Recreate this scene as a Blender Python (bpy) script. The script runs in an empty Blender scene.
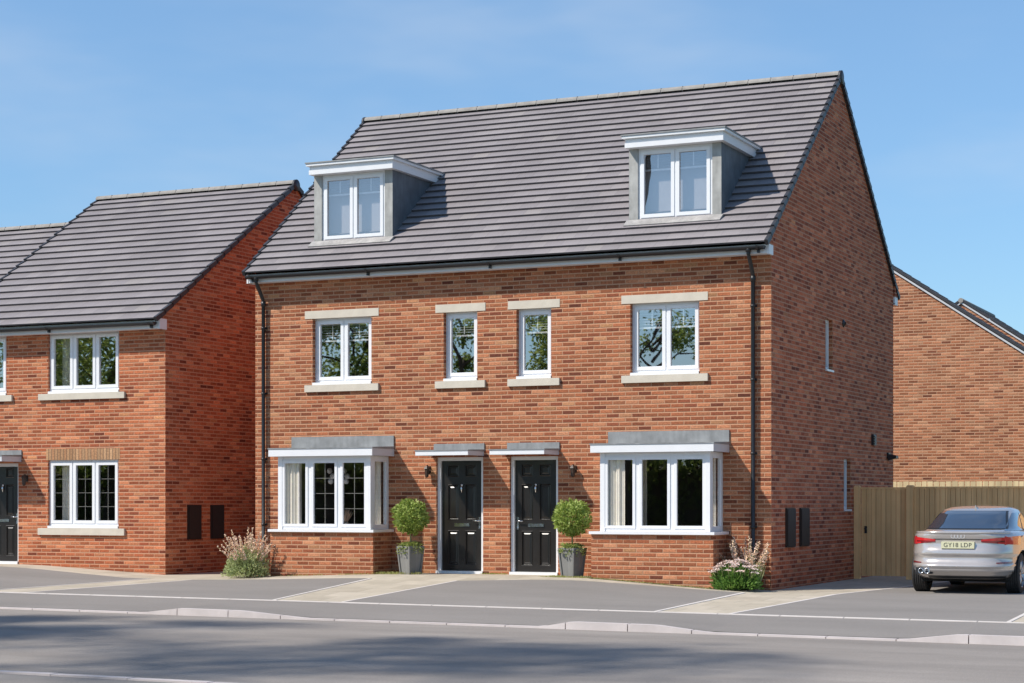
import bpy, bmesh, math, random
from mathutils import Vector, Matrix
R = math.radians
random.seed(7)
scene = bpy.context.scene
COL = scene.collection

# ------------------------------------------------------------------ materials
class NT:
    """tiny node-tree writer"""
    def __init__(s, name):
        s.m = bpy.data.materials.new(name); s.m.use_nodes = True
        s.t = s.m.node_tree; s.t.nodes.clear()
        s.out = s.n('ShaderNodeOutputMaterial')
    def n(s, typ, **kw):
        nd = s.t.nodes.new(typ)
        for k, v in kw.items(): setattr(nd, k, v)
        return nd
    def set(s, sock, v):
        if isinstance(v, bpy.types.NodeSocket): s.t.links.new(v, sock)
        elif v is not None: sock.default_value = v
    def math(s, op, a, b=None, c=None):
        nd = s.n('ShaderNodeMath', operation=op)
        for i, v in enumerate((a, b, c)):
            if v is not None: s.set(nd.inputs[i], v)
        return nd.outputs[0]
    def smooth(s, v, a, b, lo=0., hi=1.):
        nd = s.n('ShaderNodeMapRange', interpolation_type='SMOOTHSTEP')
        for i, x in enumerate((v, a, b, lo, hi)): s.set(nd.inputs[i], x)
        return nd.outputs[0]
    def maprange(s, v, a, b, lo, hi):
        nd = s.n('ShaderNodeMapRange')
        for i, x in enumerate((v, a, b, lo, hi)): s.set(nd.inputs[i], x)
        return nd.outputs[0]
    def coord(s, which): return s.n('ShaderNodeTexCoord').outputs[which]
    def sep(s, v):
        nd = s.n('ShaderNodeSeparateXYZ'); s.set(nd.inputs[0], v); return nd.outputs
    def comb(s, x=0., y=0., z=0.):
        nd = s.n('ShaderNodeCombineXYZ')
        for i, v in enumerate((x, y, z)): s.set(nd.inputs[i], v)
        return nd.outputs[0]
    def noise(s, vec, scale, detail=4, rough=.55, which=0):
        nd = s.n('ShaderNodeTexNoise'); s.set(nd.inputs['Vector'], vec)
        nd.inputs['Scale'].default_value = scale; nd.inputs['Detail'].default_value = detail
        nd.inputs['Roughness'].default_value = rough
        return nd.outputs[which]
    def white(s, vec, which='Value'):
        nd = s.n('ShaderNodeTexWhiteNoise', noise_dimensions='3D'); s.set(nd.inputs['Vector'], vec)
        return nd.outputs[which]
    def ramp(s, v, stops, interp='LINEAR'):
        nd = s.n('ShaderNodeValToRGB'); cr = nd.color_ramp; cr.interpolation = interp
        while len(cr.elements) < len(stops): cr.elements.new(.5)
        for e, (p, c) in zip(cr.elements, stops):
            e.position = p; e.color = (*c, 1)
        s.set(nd.inputs[0], v); return nd.outputs[0]
    def mix(s, fac, a, b, blend='MIX'):
        nd = s.n('ShaderNodeMix', data_type='RGBA', blend_type=blend)
        s.set(nd.inputs[0], fac)
        for i, v in ((6, a), (7, b)):
            s.set(nd.inputs[i], (*v, 1) if isinstance(v, tuple) and len(v) == 3 else v)
        return nd.outputs[2]
    def scalec(s, colr, f):
        nd = s.n('ShaderNodeVectorMath', operation='SCALE'); s.set(nd.inputs[0], colr); s.set(nd.inputs['Scale'], f)
        return nd.outputs[0]
    def mapping(s, vec, scale):
        nd = s.n('ShaderNodeMapping'); s.set(nd.inputs[0], vec); nd.inputs['Scale'].default_value = scale
        return nd.outputs[0]
    def bump(s, h, strength, dist=.01):
        nd = s.n('ShaderNodeBump'); s.set(nd.inputs['Height'], h)
        nd.inputs['Strength'].default_value = strength; nd.inputs['Distance'].default_value = dist
        return nd.outputs[0]
    def bsdf(s, color, rough=.6, metal=0., normal=None, spec=.5, coat=0.):
        b = s.n('ShaderNodeBsdfPrincipled')
        s.set(b.inputs['Base Color'], (*color, 1) if isinstance(color, tuple) else color)
        s.set(b.inputs['Roughness'], rough); s.set(b.inputs['Metallic'], metal)
        b.inputs['Specular IOR Level'].default_value = spec
        b.inputs['Coat Weight'].default_value = coat
        if normal is not None: s.set(b.inputs['Normal'], normal)
        return b.outputs[0]
    def done(s, sh): s.t.links.new(sh, s.out.inputs[0]); return s.m

def m_brick(name, stops, mortar, bw=.24, rh=.0755, tone=1.):
    t = NT(name); uv = t.coord('UV'); x, y, z = t.sep(uv)
    wob = t.math('MULTIPLY', t.math('SUBTRACT', t.noise(uv, 9., 2), .5), .006)
    v = t.math('DIVIDE', t.math('ADD', y, wob), rh); row = t.math('FLOOR', v); fv = t.math('SUBTRACT', v, row)
    sh = t.math('MULTIPLY', t.math('MODULO', t.math('ABSOLUTE', row), 2.), .5)
    u = t.math('ADD', t.math('DIVIDE', t.math('ADD', x, wob), bw), sh); colu = t.math('FLOOR', u); fu = t.math('SUBTRACT', u, colu)
    dv = t.math('MULTIPLY', t.math('MINIMUM', fv, t.math('SUBTRACT', 1., fv)), rh)
    du = t.math('MULTIPLY', t.math('MINIMUM', fu, t.math('SUBTRACT', 1., fu)), bw)
    mask = t.math('MINIMUM', t.smooth(dv, .004, .016), t.smooth(du, .003, .010))
    cell = t.comb(colu, row, 3.3)
    rnd = t.white(cell); rnd2 = t.white(t.comb(row, colu, 9.1))
    base = t.ramp(rnd, stops)
    fine = t.noise(t.mapping(uv, (1., 1.7, 1.)), 26., 4, .75); big = t.noise(uv, .7, 4)
    damp = t.maprange(t.math('ADD', y, t.math('MULTIPLY', t.noise(t.mapping(uv, (1, .3, 1)), 1.5, 4), .5)), .15, .7, .86, 1.)
    k = t.math('MULTIPLY', t.math('MULTIPLY', t.maprange(fine, .3, .7, .58, 1.36), damp), t.maprange(big, .3, .7, .82, 1.12))
    k = t.math('MULTIPLY', k, t.maprange(rnd2, 0., 1., .74 * tone, 1.18 * tone))
    base = t.scalec(base, k)
    mort = t.scalec(t.mix(0., mortar, mortar), t.math('MULTIPLY', damp, t.maprange(fine, .2, .8, .8, 1.15)))
    colr = t.mix(mask, mort, base)
    hgt = t.math('ADD', mask, t.math('MULTIPLY', fine, .35))
    return t.done(t.bsdf(colr, .88, normal=t.bump(hgt, .7, .008), spec=.25))

def m_tile(name, tw=.33, tone=1.):
    t = NT(name); uv = t.coord('UV'); x, y, z = t.sep(uv)
    row = t.math('FLOOR', y); fv = t.math('SUBTRACT', y, row)
    u = t.math('ADD', t.math('DIVIDE', x, tw), t.math('MULTIPLY', t.math('MODULO', row, 2.), .5))
    cu = t.math('FLOOR', u); fu = t.math('SUBTRACT', u, cu)
    edge = t.math('MULTIPLY', t.math('MINIMUM', fu, t.math('SUBTRACT', 1., fu)), tw)
    j = t.smooth(edge, .001, .007)
    rnd = t.white(t.comb(cu, row, 1.7))
    base = t.ramp(rnd, [(0, (.258, .233, .238)), (.35, (.272, .246, .252)), (.7, (.284, .257, .262)), (.95, (.30, .272, .274)), (1, (.315, .285, .275))])
    big = t.noise(t.mapping(uv, (.5, .12, 1)), 1.3, 4); fine = t.noise(t.mapping(uv, (1, .25, 1)), 40, 3, .7)
    k = t.math('MULTIPLY', t.maprange(big, .3, .7, .9 * tone, 1.1 * tone), t.maprange(fine, .25, .75, .87, 1.12))
    k = t.math('MULTIPLY', k, t.math('ADD', .78, t.math('MULTIPLY', j, .22)))
    # the tile tail is a little paler, the head under the lap darker
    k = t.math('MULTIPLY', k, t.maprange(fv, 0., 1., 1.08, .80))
    return t.done(t.bsdf(t.scalec(base, k), .8, normal=t.bump(t.math('ADD', j, fine), .3, .006), spec=.3))

def m_plain(name, colr, rough=.5, var=.08, scale=8., metal=0., spec=.5, bump=0., coat=0.):
    t = NT(name); o = t.coord('Object')
    nz = t.noise(o, scale, 4, .6)
    c = t.scalec(t.mix(0., colr, colr), t.maprange(nz, .25, .75, 1 - var, 1 + var))
    nrm = t.bump(t.noise(o, scale * 8, 3), bump, .004) if bump else None
    rr = t.maprange(nz, .2, .8, max(.02, rough - .05), min(1., rough + .05))
    return t.done(t.bsdf(c, rr, metal, nrm, spec, coat))

def m_glass(name, base, rough=.0, tint=(1, 1, 1), gl=(1, 1, 1)):
    t = NT(name)
    tr = t.n('ShaderNodeBsdfTransparent'); tr.inputs[0].default_value = (*tint, 1)
    gs = t.n('ShaderNodeBsdfGlossy'); gs.inputs['Roughness'].default_value = rough; gs.inputs['Color'].default_value = (*gl, 1)
    o = t.coord('Object'); t.set(gs.inputs['Normal'], t.bump(t.noise(o, 1.6, 1), .05, .02))
    ge = t.n('ShaderNodeNewGeometry'); dt = t.n('ShaderNodeVectorMath', operation='DOT_PRODUCT')
    t.t.links.new(ge.outputs['Incoming'], dt.inputs[0]); t.t.links.new(ge.outputs['Normal'], dt.inputs[1])
    fres = t.math('ADD', .05, t.math('MULTIPLY', .95, t.math('POWER', t.math('SUBTRACT', 1., t.math('ABSOLUTE', dt.outputs['Value'])), 5.)))
    mx = t.n('ShaderNodeMixShader')
    t.set(mx.inputs[0], t.math('MINIMUM', t.math('ADD', fres, base), .95))
    t.t.links.new(tr.outputs[0], mx.inputs[1]); t.t.links.new(gs.outputs[0], mx.inputs[2])
    return t.done(mx.outputs[0])

def m_asphalt(name, c, var=.12, blot=.12):
    t = NT(name); o = t.coord('Object')
    g = t.noise(o, 75., 3, .85); f = t.noise(o, 35., 4, .7); b = t.noise(t.mapping(o, (.25, 1.0, 1)), .9, 5, .6); p = t.noise(o, .22, 3)
    k = t.math('MULTIPLY', t.maprange(g, .2, .8, 1 - var, 1 + var), t.maprange(f, .25, .75, .93, 1.07))
    k = t.math('MULTIPLY', k, t.maprange(b, .3, .7, 1 - blot, 1 + blot))
    k = t.math('MULTIPLY', k, t.maprange(p, .3, .7, .93, 1.07))
    return t.done(t.bsdf(t.scalec(t.mix(0., c, c), k), .9, normal=t.bump(g, .35, .006), spec=.25))

def m_flags(name):
    t = NT(name); o = t.coord('Object'); x, y, z = t.sep(o)
    v = t.math('DIVIDE', y, .6); row = t.math('FLOOR', v); fv = t.math('SUBTRACT', v, row)
    u = t.math('ADD', t.math('DIVIDE', x, .6), t.math('MULTIPLY', t.math('MODULO', t.math('ABSOLUTE', row), 2.), .5)); cu = t.math('FLOOR', u); fu = t.math('SUBTRACT', u, cu)
    d = t.math('MULTIPLY', t.math('MINIMUM', t.math('MINIMUM', fv, t.math('SUBTRACT', 1., fv)), t.math('MINIMUM', fu, t.math('SUBTRACT', 1., fu))), .6)
    j = t.smooth(d, .003, .010)
    rnd = t.white(t.comb(cu, row, 2.2))
    base = t.ramp(rnd, [(0, (.40, .35, .275)), (.5, (.455, .40, .315)), (1, (.50, .44, .355))])
    k = t.math('MULTIPLY', t.maprange(t.noise(o, 2.5, 5, .6), .3, .7, .9, 1.1), t.maprange(t.noise(o, 90, 2, .7), .2, .8, .92, 1.08))
    k = t.math('MULTIPLY', k, t.math('ADD', .72, t.math('MULTIPLY', j, .28)))
    return t.done(t.bsdf(t.scalec(base, k), .85, normal=t.bump(j, .3, .006), spec=.25))

def m_wood(name, c1, c2, board=.1):
    t = NT(name); uv = t.coord('UV'); x, y, z = t.sep(uv)
    b = t.math('FLOOR', t.math('DIVIDE', x, board)); rnd = t.white(t.comb(b, 1.3, 4.))
    wv = t.comb(t.math('MULTIPLY', x, 22.), t.math('ADD', t.math('MULTIPLY', y, 1.6), t.math('MULTIPLY', rnd, 20.)), b)
    g = t.noise(wv, 1.4, 5, .65)
    base = t.mix(g, c1, c2)
    base = t.scalec(base, t.math('MULTIPLY', t.maprange(rnd, 0, 1, .84, 1.12), t.maprange(t.noise(uv, 2., 3), .3, .7, .92, 1.08)))
    return t.done(t.bsdf(base, .82, normal=t.bump(g, .3, .005), spec=.25))

def m_leaf(name, c1, c2, c3, scale=2.2, trans=.35):
    t = NT(name); o = t.coord('Object')
    a = t.noise(o, scale, 3); w = t.white(t.mapping(o, (9, 9, 9)))
    n2 = t.noise(o, 23., 2)
    c = t.ramp(t.math('ADD', t.math('MULTIPLY', a, .6), t.math('MULTIPLY', n2, .4)), [(.3, c1), (.5, c2), (.7, c3)])
    d = t.bsdf(c, .55, spec=.35)
    tr = t.n('ShaderNodeBsdfTranslucent'); t.set(tr.inputs[0], t.scalec(c, 1.5))
    mx = t.n('ShaderNodeMixShader'); mx.inputs[0].default_value = trans
    t.t.links.new(d, mx.inputs[1]); t.t.links.new(tr.outputs[0], mx.inputs[2])
    return t.done(mx.outputs[0])

def m_lead(name, c):
    t = NT(name); o = t.coord('Object')
    a = t.noise(o, 3.5, 5, .6); b = t.noise(t.mapping(o, (6, 6, 1.2)), 2.2, 3)
    k = t.math('MULTIPLY', t.maprange(a, .3, .7, .78, 1.22), t.maprange(b, .3, .7, .9, 1.1))
    return t.done(t.bsdf(t.scalec(t.mix(0., c, c), k), .62, .15, spec=.4, normal=t.bump(a, .15, .01)))

BR_STOPS = [(0, (.15, .046, .027)), (.05, (.215, .065, .034)), (.2, (.285, .092, .044)), (.42, (.33, .112, .053)), (.65, (.37, .135, .066)),
            (.85, (.42, .168, .086)), (.96, (.46, .21, .115)), (1, (.43, .215, .105))]
BR_STOPS = [(p, (c[0] * 1.10, c[1] * 1.065, c[2] * 1.02)) for p, c in BR_STOPS]
M = {}
M['brick'] = m_brick('red_brick', BR_STOPS, (.515, .288, .175))
M['brick_shade'] = m_brick('shade_tinted_brick', [(p, (c[0] * 1.22, c[1] * .97, c[2] * .95)) for p, c in BR_STOPS], (.50, .26, .17))  # redder copy of the front brick, shaded-side tint put into its colour
M['brick_red'] = m_brick('deep_red_brick', [(p, (c[0] * 1.18, c[1] * 1.03, c[2] * .96)) for p, c in BR_STOPS], (.53, .29, .18))
M['brick_warm'] = m_brick('warm_brick', [(0, (.22, .075, .042)), (.15, (.33, .12, .06)), (.5, (.42, .165, .082)), (.8, (.48, .205, .108)), (1, (.52, .26, .145))], (.54, .32, .20))
M['soldier'] = m_brick('soldier_brick', [(0, (.44, .22, .11)), (.5, (.54, .30, .155)), (1, (.60, .36, .20))], (.22, .14, .09), bw=.0755, rh=.30)
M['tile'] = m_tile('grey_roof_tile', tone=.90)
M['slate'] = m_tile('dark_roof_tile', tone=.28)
M['tile_edge_shade'] = m_plain('tile_edge_shade', (.13, .117, .121), .85, .15, 8, spec=.2)  # shade under each tile course put into the edge colour
M['verge'] = m_plain('verge_trim', (.035, .035, .04), .5)
M['verge_grey'] = m_plain('verge_grey', (.20, .19, .19), .6)
M['ridge'] = m_plain('ridge_tile', (.30, .28, .255), .85, .2, 6, spec=.25)
M['white'] = m_plain('white_upvc', (.80, .80, .81), .32, .02, 3)
M['white_trim'] = m_plain('white_trim', (.76, .76, .77), .4, .03, 3)
M['grey_trim'] = m_plain('grey_trim', (.58, .59, .61), .45, .03, 3)
M['lead'] = m_lead('grey_lead', (.26, .265, .265))
M['lead_pale'] = m_lead('pale_render', (.37, .365, .345))
M['lead_apron'] = m_lead('apron_lead', (.34, .325, .31))
M['lead_blue'] = m_lead('cheek_lead', (.125, .145, .165))
M['stone'] = m_plain('cast_stone', (.60, .54, .45), .85, .08, 5, spec=.2, bump=.1)
M['black'] = m_plain('black_paint', (.017, .0145, .013), .30, .1, 3, coat=.3)
M['black_plastic'] = m_plain('black_plastic', (.018, .018, .019), .38, .1)
M['dark_hole'] = m_plain('dark_lining', (.01, .01, .01), .9)
M['pipe'] = m_plain('grey_black_pipe', (.016, .0165, .018), .35, .1)
M['bronze'] = m_plain('dark_bronze', (.045, .025, .016), .45, .1)
M['meter'] = m_plain('brown_meter_box', (.022, .013, .010), .55, .1)
M['chrome'] = m_plain('chrome', (.75, .75, .76), .18, .03, metal=1.)
M['glass_up'] = m_glass('window_glass', .33, rough=.012, gl=(1., .97, .95))
M['glass_dormer'] = m_glass('dormer_glass', .30, gl=(.84, .79, .78))
M['glass_low'] = m_glass('clear_window_glass', .085)
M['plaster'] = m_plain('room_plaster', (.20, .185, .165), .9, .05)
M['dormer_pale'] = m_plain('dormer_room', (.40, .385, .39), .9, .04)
M['carpet'] = m_plain('carpet', (.15, .13, .11), .95)
M['curtain'] = m_plain('curtain_linen', (.78, .73, .63), .9, .08, 10)
M['bar'] = m_plain('thin_bar', (.28, .27, .25), .5)
M['blind'] = m_plain('blind_slat', (.70, .70, .70), .5)
M['blind_grey'] = m_plain('blind_grey', (.33, .34, .36), .6)
M['asphalt'] = m_asphalt('road_asphalt', (.270, .242, .217), .34, .16)
M['drive'] = m_asphalt('drive_tarmac', (.238, .220, .203), .26, .10)
M['pave'] = m_asphalt('pavement_tarmac', (.238, .219, .202), .26, .10)
M['flags'] = m_flags('beige_flags')
M['edging'] = m_plain('concrete_edging', (.64, .59, .55), .85, .12, 3, spec=.2)
M['kerb'] = m_plain('kerb_concrete', (.54, .485, .465), .85, .15, 2.2, spec=.2)
M['earth'] = m_plain('earth_grass', (.055, .075, .025), .95, .35, .7)
M['soil'] = m_plain('soil', (.08, .055, .035), .95, .3, 12)
M['fence'] = m_wood('shaded_fence_wood', (.88, .47, .19), (.98, .61, .29))
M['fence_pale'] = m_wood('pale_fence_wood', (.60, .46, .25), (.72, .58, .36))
M['leaf_tree'] = m_leaf('tree_leaves', (.09, .14, .03), (.20, .26, .06), (.42, .45, .14), .8, .6)
M['leaf_tree_dark'] = m_leaf('tree_leaves_dark', (.07, .11, .03), (.16, .20, .06), (.30, .33, .12), .8, .55)
M['bark'] = m_plain('bark', (.09, .065, .045), .95, .3, 5, bump=.4)
M['leaf_ball'] = m_leaf('topiary_leaves', (.10, .16, .03), (.27, .35, .07), (.54, .60, .21), 9, .3)
M['leaf_trail'] = m_leaf('trailing_leaves', (.12, .17, .04), (.28, .33, .09), (.46, .50, .18), 8, .25)
M['leaf_shrub'] = m_leaf('shrub_leaves', (.24, .30, .12), (.40, .45, .21), (.55, .56, .32), 6, .3)
M['leaf_bright'] = m_leaf('sedum_leaves', (.06, .13, .025), (.14, .26, .05), (.27, .40, .10), 8, .3)
M['flower_pink'] = m_plain('pink_flower', (.82, .60, .52), .8, .15, 20)
M['flower_white'] = m_plain('white_flower', (.80, .68, .62), .8, .15, 20)
M['spike'] = m_plain('dry_spike', (.88, .62, .44), .85, .2, 20)
M['stem'] = m_plain('stem', (.26, .25, .11), .8, .2, 10)
M['grass'] = m_leaf('grass_blades', (.22, .25, .06), (.36, .36, .12), (.50, .46, .20), 3, .3)
M['pot'] = m_wood('weathered_planter', (.15, .147, .14), (.30, .295, .28), .11)
M['car'] = m_plain('silver_car_paint', (.50, .46, .435), .20, .015, 2, metal=.4, coat=.8)
M['car_glass'] = m_plain('car_glass', (.030, .042, .062), .05, .05, 3, spec=1., coat=1.)
M['tyre'] = m_plain('tyre_rubber', (.022, .021, .021), .75, .2, 20)
M['rim'] = m_plain('alloy_rim', (.5, .5, .51), .3, .05, metal=.9)
M['tail'] = m_plain('tail_light_red', (.62, .02, .025), .12, .1, 20, coat=1.)
M['tail_dark'] = m_plain('tail_light_dark', (.20, .006, .012), .12, .1, 20, coat=1.)
M['plate'] = m_plain('yellow_plate', (.62, .60, .40), .4, .02)
M['plate_text'] = m_plain('plate_text', (.03, .03, .03), .5)

# ------------------------------------------------------------------ mesh helpers
WPOS = {}
class MB:
    def __init__(s): s.v = []; s.f = []; s.uv = []; s.mi = []; s.sm = []
    def face(s, pts, uv=None, m=0, smooth=False):
        i = len(s.v); s.v += [tuple(p) for p in pts]; s.f.append(tuple(range(i, i + len(pts))))
        if uv is None:
            a = Vector(pts[1]) - Vector(pts[0]); b = Vector(pts[2]) - Vector(pts[0]); n = a.cross(b)
            ax, ay, az = abs(n.x), abs(n.y), abs(n.z)
            if az >= ax and az >= ay: uv = [(p[0], p[1]) for p in pts]
            elif ax > ay: uv = [(p[1], p[2]) for p in pts]
            else: uv = [(p[0], p[2]) for p in pts]
        s.uv.append(uv); s.mi.append(m); s.sm.append(smooth)
    def box(s, x0, x1, y0, y1, z0, z1, m=0, skip=''):
        a = [(x0, y0, z0), (x1, y0, z0), (x1, y1, z0), (x0, y1, z0), (x0, y0, z1), (x1, y0, z1), (x1, y1, z1), (x0, y1, z1)]
        for k, q in (('b', (0, 3, 2, 1)), ('t', (4, 5, 6, 7)), ('f', (0, 1, 5, 4)), ('r', (1, 2, 6, 5)), ('k', (2, 3, 7, 6)), ('l', (3, 0, 4, 7))):
            if k not in skip: s.face([a[i] for i in q], m=m)
    def hexa(s, a, m=0):   # 8 corners, bottom 0-3 then top 4-7
        for q in ((0, 3, 2, 1), (4, 5, 6, 7), (0, 1, 5, 4), (1, 2, 6, 5), (2, 3, 7, 6), (3, 0, 4, 7)):
            s.face([a[i] for i in q], m=m)
    def tube(s, pts, rad, seg=8, m=0, cap=True, smooth=True):
        pts = [Vector(p) for p in pts]
        if not isinstance(rad, (list, tuple)): rad = [rad] * len(pts)
        rings = []
        up = Vector((0, 0, 1))
        for i, p in enumerate(pts):
            d = (pts[min(i + 1, len(pts) - 1)] - pts[max(i - 1, 0)]).normalized()
            ref = up if abs(d.dot(up)) < .95 else Vector((1, 0, 0))
            a = d.cross(ref).normalized(); b = d.cross(a).normalized()
            rings.append([p + (a * math.cos(2 * math.pi * k / seg) + b * math.sin(2 * math.pi * k / seg)) * rad[i] for k in range(seg)])
        base = len(s.v)
        for r in rings: s.v += [tuple(q) for q in r]
        for i in range(len(rings) - 1):
            for k in range(seg):
                k2 = (k + 1) % seg
                s.f.append((base + i * seg + k, base + i * seg + k2, base + (i + 1) * seg + k2, base + (i + 1) * seg + k))
                s.uv.append([(k * .1, i * .1)] * 4); s.mi.append(m); s.sm.append(smooth)
        if cap:
            for i, o in ((0, 1), (len(rings) - 1, 0)):
                idx = [base + i * seg + k for k in range(seg)]
                s.f.append(tuple(idx if not o else idx[::-1])); s.uv.append([(0, 0)] * seg); s.mi.append(m); s.sm.append(False)
    def lathe(s, prof, c, axis='z', seg=24, m=0, smooth=True):
        base = len(s.v)
        for (r, h) in prof:
            for k in range(seg):
                a = 2 * math.pi * k / seg
                if axis == 'z': p = (c[0] + r * math.cos(a), c[1] + r * math.sin(a), c[2] + h)
                elif axis == 'x': p = (c[0] + h, c[1] + r * math.cos(a), c[2] + r * math.sin(a))
                else: p = (c[0] + r * math.cos(a), c[1] + h, c[2] + r * math.sin(a))
                s.v.append(p)
        for i in range(len(prof) - 1):
            for k in range(seg):
                k2 = (k + 1) % seg
                s.f.append((base + i * seg + k, base + i * seg + k2, base + (i + 1) * seg + k2, base + (i + 1) * seg + k))
                s.uv.append([(0, 0)] * 4); s.mi.append(m); s.sm.append(smooth)
    def leaf(s, p, d, n, L, W, m=0):
        d = Vector(d).normalized(); n = Vector(n)
        a = d.cross(n)
        if a.length < 1e-4: a = d.orthogonal()
        a = a.normalized() * W * .5; p = Vector(p)
        s.face([p, p + d * L * .5 + a, p + d * L, p + d * L * .5 - a], uv=[(0, 0), (.5, .5), (0, 1), (-.5, .5)], m=m)
    def build(s, name, mats, parent=None, origin=None, merge=False, kind=None, label=None):
        if not isinstance(mats, (list, tuple)): mats = [mats]
        if origin is None:
            if parent is None:
                xs = [v[0] for v in s.v]; ys = [v[1] for v in s.v]; zs = [v[2] for v in s.v]
                origin = ((min(xs) + max(xs)) / 2, (min(ys) + max(ys)) / 2, min(zs)) if kind != 'structure' else (0, 0, 0)
            else:
                xs = [v[0] for v in s.v]; ys = [v[1] for v in s.v]; zs = [v[2] for v in s.v]
                origin = ((min(xs) + max(xs)) / 2, (min(ys) + max(ys)) / 2, (min(zs) + max(zs)) / 2)
        o = Vector(origin)
        me = bpy.data.meshes.new(name)
        me.from_pydata([tuple(Vector(v) - o) for v in s.v], [], s.f)
        ul = me.uv_layers.new(name='UVMap')
        flat = [c for f in s.uv for p in f for c in p]
        ul.data.foreach_set('uv', flat)
        for mt in mats: me.materials.append(M[mt] if isinstance(mt, str) else mt)
        me.polygons.foreach_set('material_index', s.mi)
        me.polygons.foreach_set('use_smooth', s.sm)
        if merge:
            bm = bmesh.new(); bm.from_mesh(me); bmesh.ops.remove_doubles(bm, verts=bm.verts, dist=1e-4); bm.to_mesh(me); bm.free()
        me.update()
        ob = bpy.data.objects.new(name, me); COL.objects.link(ob)
        WPOS[ob] = o
        if parent is not None:
            ob.parent = parent; ob.location = o - WPOS[parent]
        else: ob.location = o
        if kind: ob['kind'] = kind
        if label: ob['label'] = label
        return ob

def bevel(ob, w=.006, seg=2):
    md = ob.modifiers.new('edge', 'BEVEL'); md.width = w; md.segments = seg; md.limit_method = 'ANGLE'; md.angle_limit = R(40)
    return ob
def thing(name, label, cat, loc, group=None):
    o = bpy.data.objects.new(name, None); COL.objects.link(o); o.location = loc; o.empty_display_size = .3
    WPOS[o] = Vector(loc); o['label'] = label; o['category'] = cat
    if group: o['group'] = group
    return o
def tag(o, label, cat, group=None):
    o['label'] = label; o['category'] = cat
    if group: o['group'] = group
    return o

# ------------------------------------------------------------------ ground form
def itp(tab, x):
    if x <= tab[0][0]: return tab[0][1]
    for (a, b), (c, d) in zip(tab, tab[1:]):
        if x <= c: return b + (d - b) * (x - a) / (c - a)
    return tab[-1][1]
BASE = [(-30, .2), (-18, .2), (-15.9, .2), (-15.2, .18), (-12.3, .035), (-10.8, .04), (-9.5, .08), (-7.3, .155), (-6.4, .165),
        (-3.9, .165), (-3, .16), (-.8, .015), (0, -.03), (3, -.03), (30, -.1)]
KT = [(-60, .025), (-11.2, .025), (-7.9, .025), (-7.2, .105), (-6.1, .10), (-5.0, .025), (-1.2, .025), (-.75, .105), (.5, .10), (1.25, .025), (3.85, .025), (4.55, .11), (7.3, .11), (8, .025), (60, .025)]
def clampx(x): return max(-40, min(40, x))
def road_z(X): return -.27 - .005 * (clampx(X) + 4)
def hz(X, Y):
    x = clampx(X)
    b = itp(BASE, x); s = -.12 - .004 * (x + 5); k = road_z(x)
    if Y >= -.9: return b
    if Y >= -4.9: return b + (s - b) * (-.9 - Y) / 4
    if Y >= -6.9: return s + (k + itp(KT, x) - s) * (-4.9 - Y) / 2
    return k
def sheet(name, mat, poly, off=0., step=.4, fn=None, kind='structure'):
    """polygon in plan, cut into a fine grid and draped over the ground form"""
    fn = fn or hz
    bm = bmesh.new()
    bm.faces.new([bm.verts.new((x, y, 0)) for x, y in poly])
    xs = [p[0] for p in poly]; ys = [p[1] for p in poly]
    def cuts(lo, hi): 
        n = int((hi - lo) / step); return [lo + step * (i + 1) for i in range(n)]
    for x in cuts(min(xs), max(xs)):
        bmesh.ops.bisect_plane(bm, geom=bm.verts[:] + bm.edges[:] + bm.faces[:], plane_co=(x, 0, 0), plane_no=(1, 0, 0))
    for y in cuts(min(ys), max(ys)):
        bmesh.ops.bisect_plane(bm, geom=bm.verts[:] + bm.edges[:] + bm.faces[:], plane_co=(0, y, 0), plane_no=(0, 1, 0))
    for v in bm.verts: v.co.z = fn(v.co.x, v.co.y) + off
    bmesh.ops.recalc_face_normals(bm, faces=bm.faces[:])
    for f in bm.faces:
        if f.normal.z < 0: f.normal_flip()
    me = bpy.data.meshes.new(name); bm.to_mesh(me); bm.free(); me.materials.append(M[mat])
    ob = bpy.data.objects.new(name, me); COL.objects.link(ob); ob['kind'] = kind; WPOS[ob] = Vector((0, 0, 0))
    return ob

# wide ground sheet reaching the horizon
mb = MB()
def cl(*segs):
    out = []
    for a, b, n in segs: out += [a + (b - a) * i / n for i in range(n)]
    return out + [segs[-1][1]]
gx = cl((-600, -60, 6), (-60, -24, 6), (-24, 10, 34), (10, 60, 10), (60, 600, 6)); gy = cl((-600, -60, 6), (-60, -18, 7), (-18, 8, 26), (8, 60, 8), (60, 900, 6))
for i in range(len(gx) - 1):
    for j in range(len(gy) - 1):
        mb.face([(x, y, (min(hz(x, y), hz(x, y + .6), hz(x, y - .6)) - .14)) for x, y in ((gx[i], gy[j]), (gx[i + 1], gy[j]), (gx[i + 1], gy[j + 1]), (gx[i], gy[j + 1]))])
mb.build('ground', 'earth', merge=True, kind='structure')
sheet('road', 'asphalt', [(-60, -15.72), (60, -15.72), (60, -6.92), (-60, -6.92)], 0, 1., lambda x, y: road_z(x) + .05 * (1 - ((y + 11.2) / 4.3) ** 2) * .6)
sheet('pavement', 'pave', [(-60, -6.80), (60, -6.80), (60, -4.98), (-60, -4.98)], 0, .3)
sheet('far_pavement', 'pave', [(-60, -17.4), (60, -17.4), (60, -15.85), (-60, -15.85)], 0, 1., lambda x, y: road_z(x) + .03)
sheet('path', 'flags', [(-26, -4.90), (9, -4.90), (9, 8.9), (-26, 8.9)], 0, .4)
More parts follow.
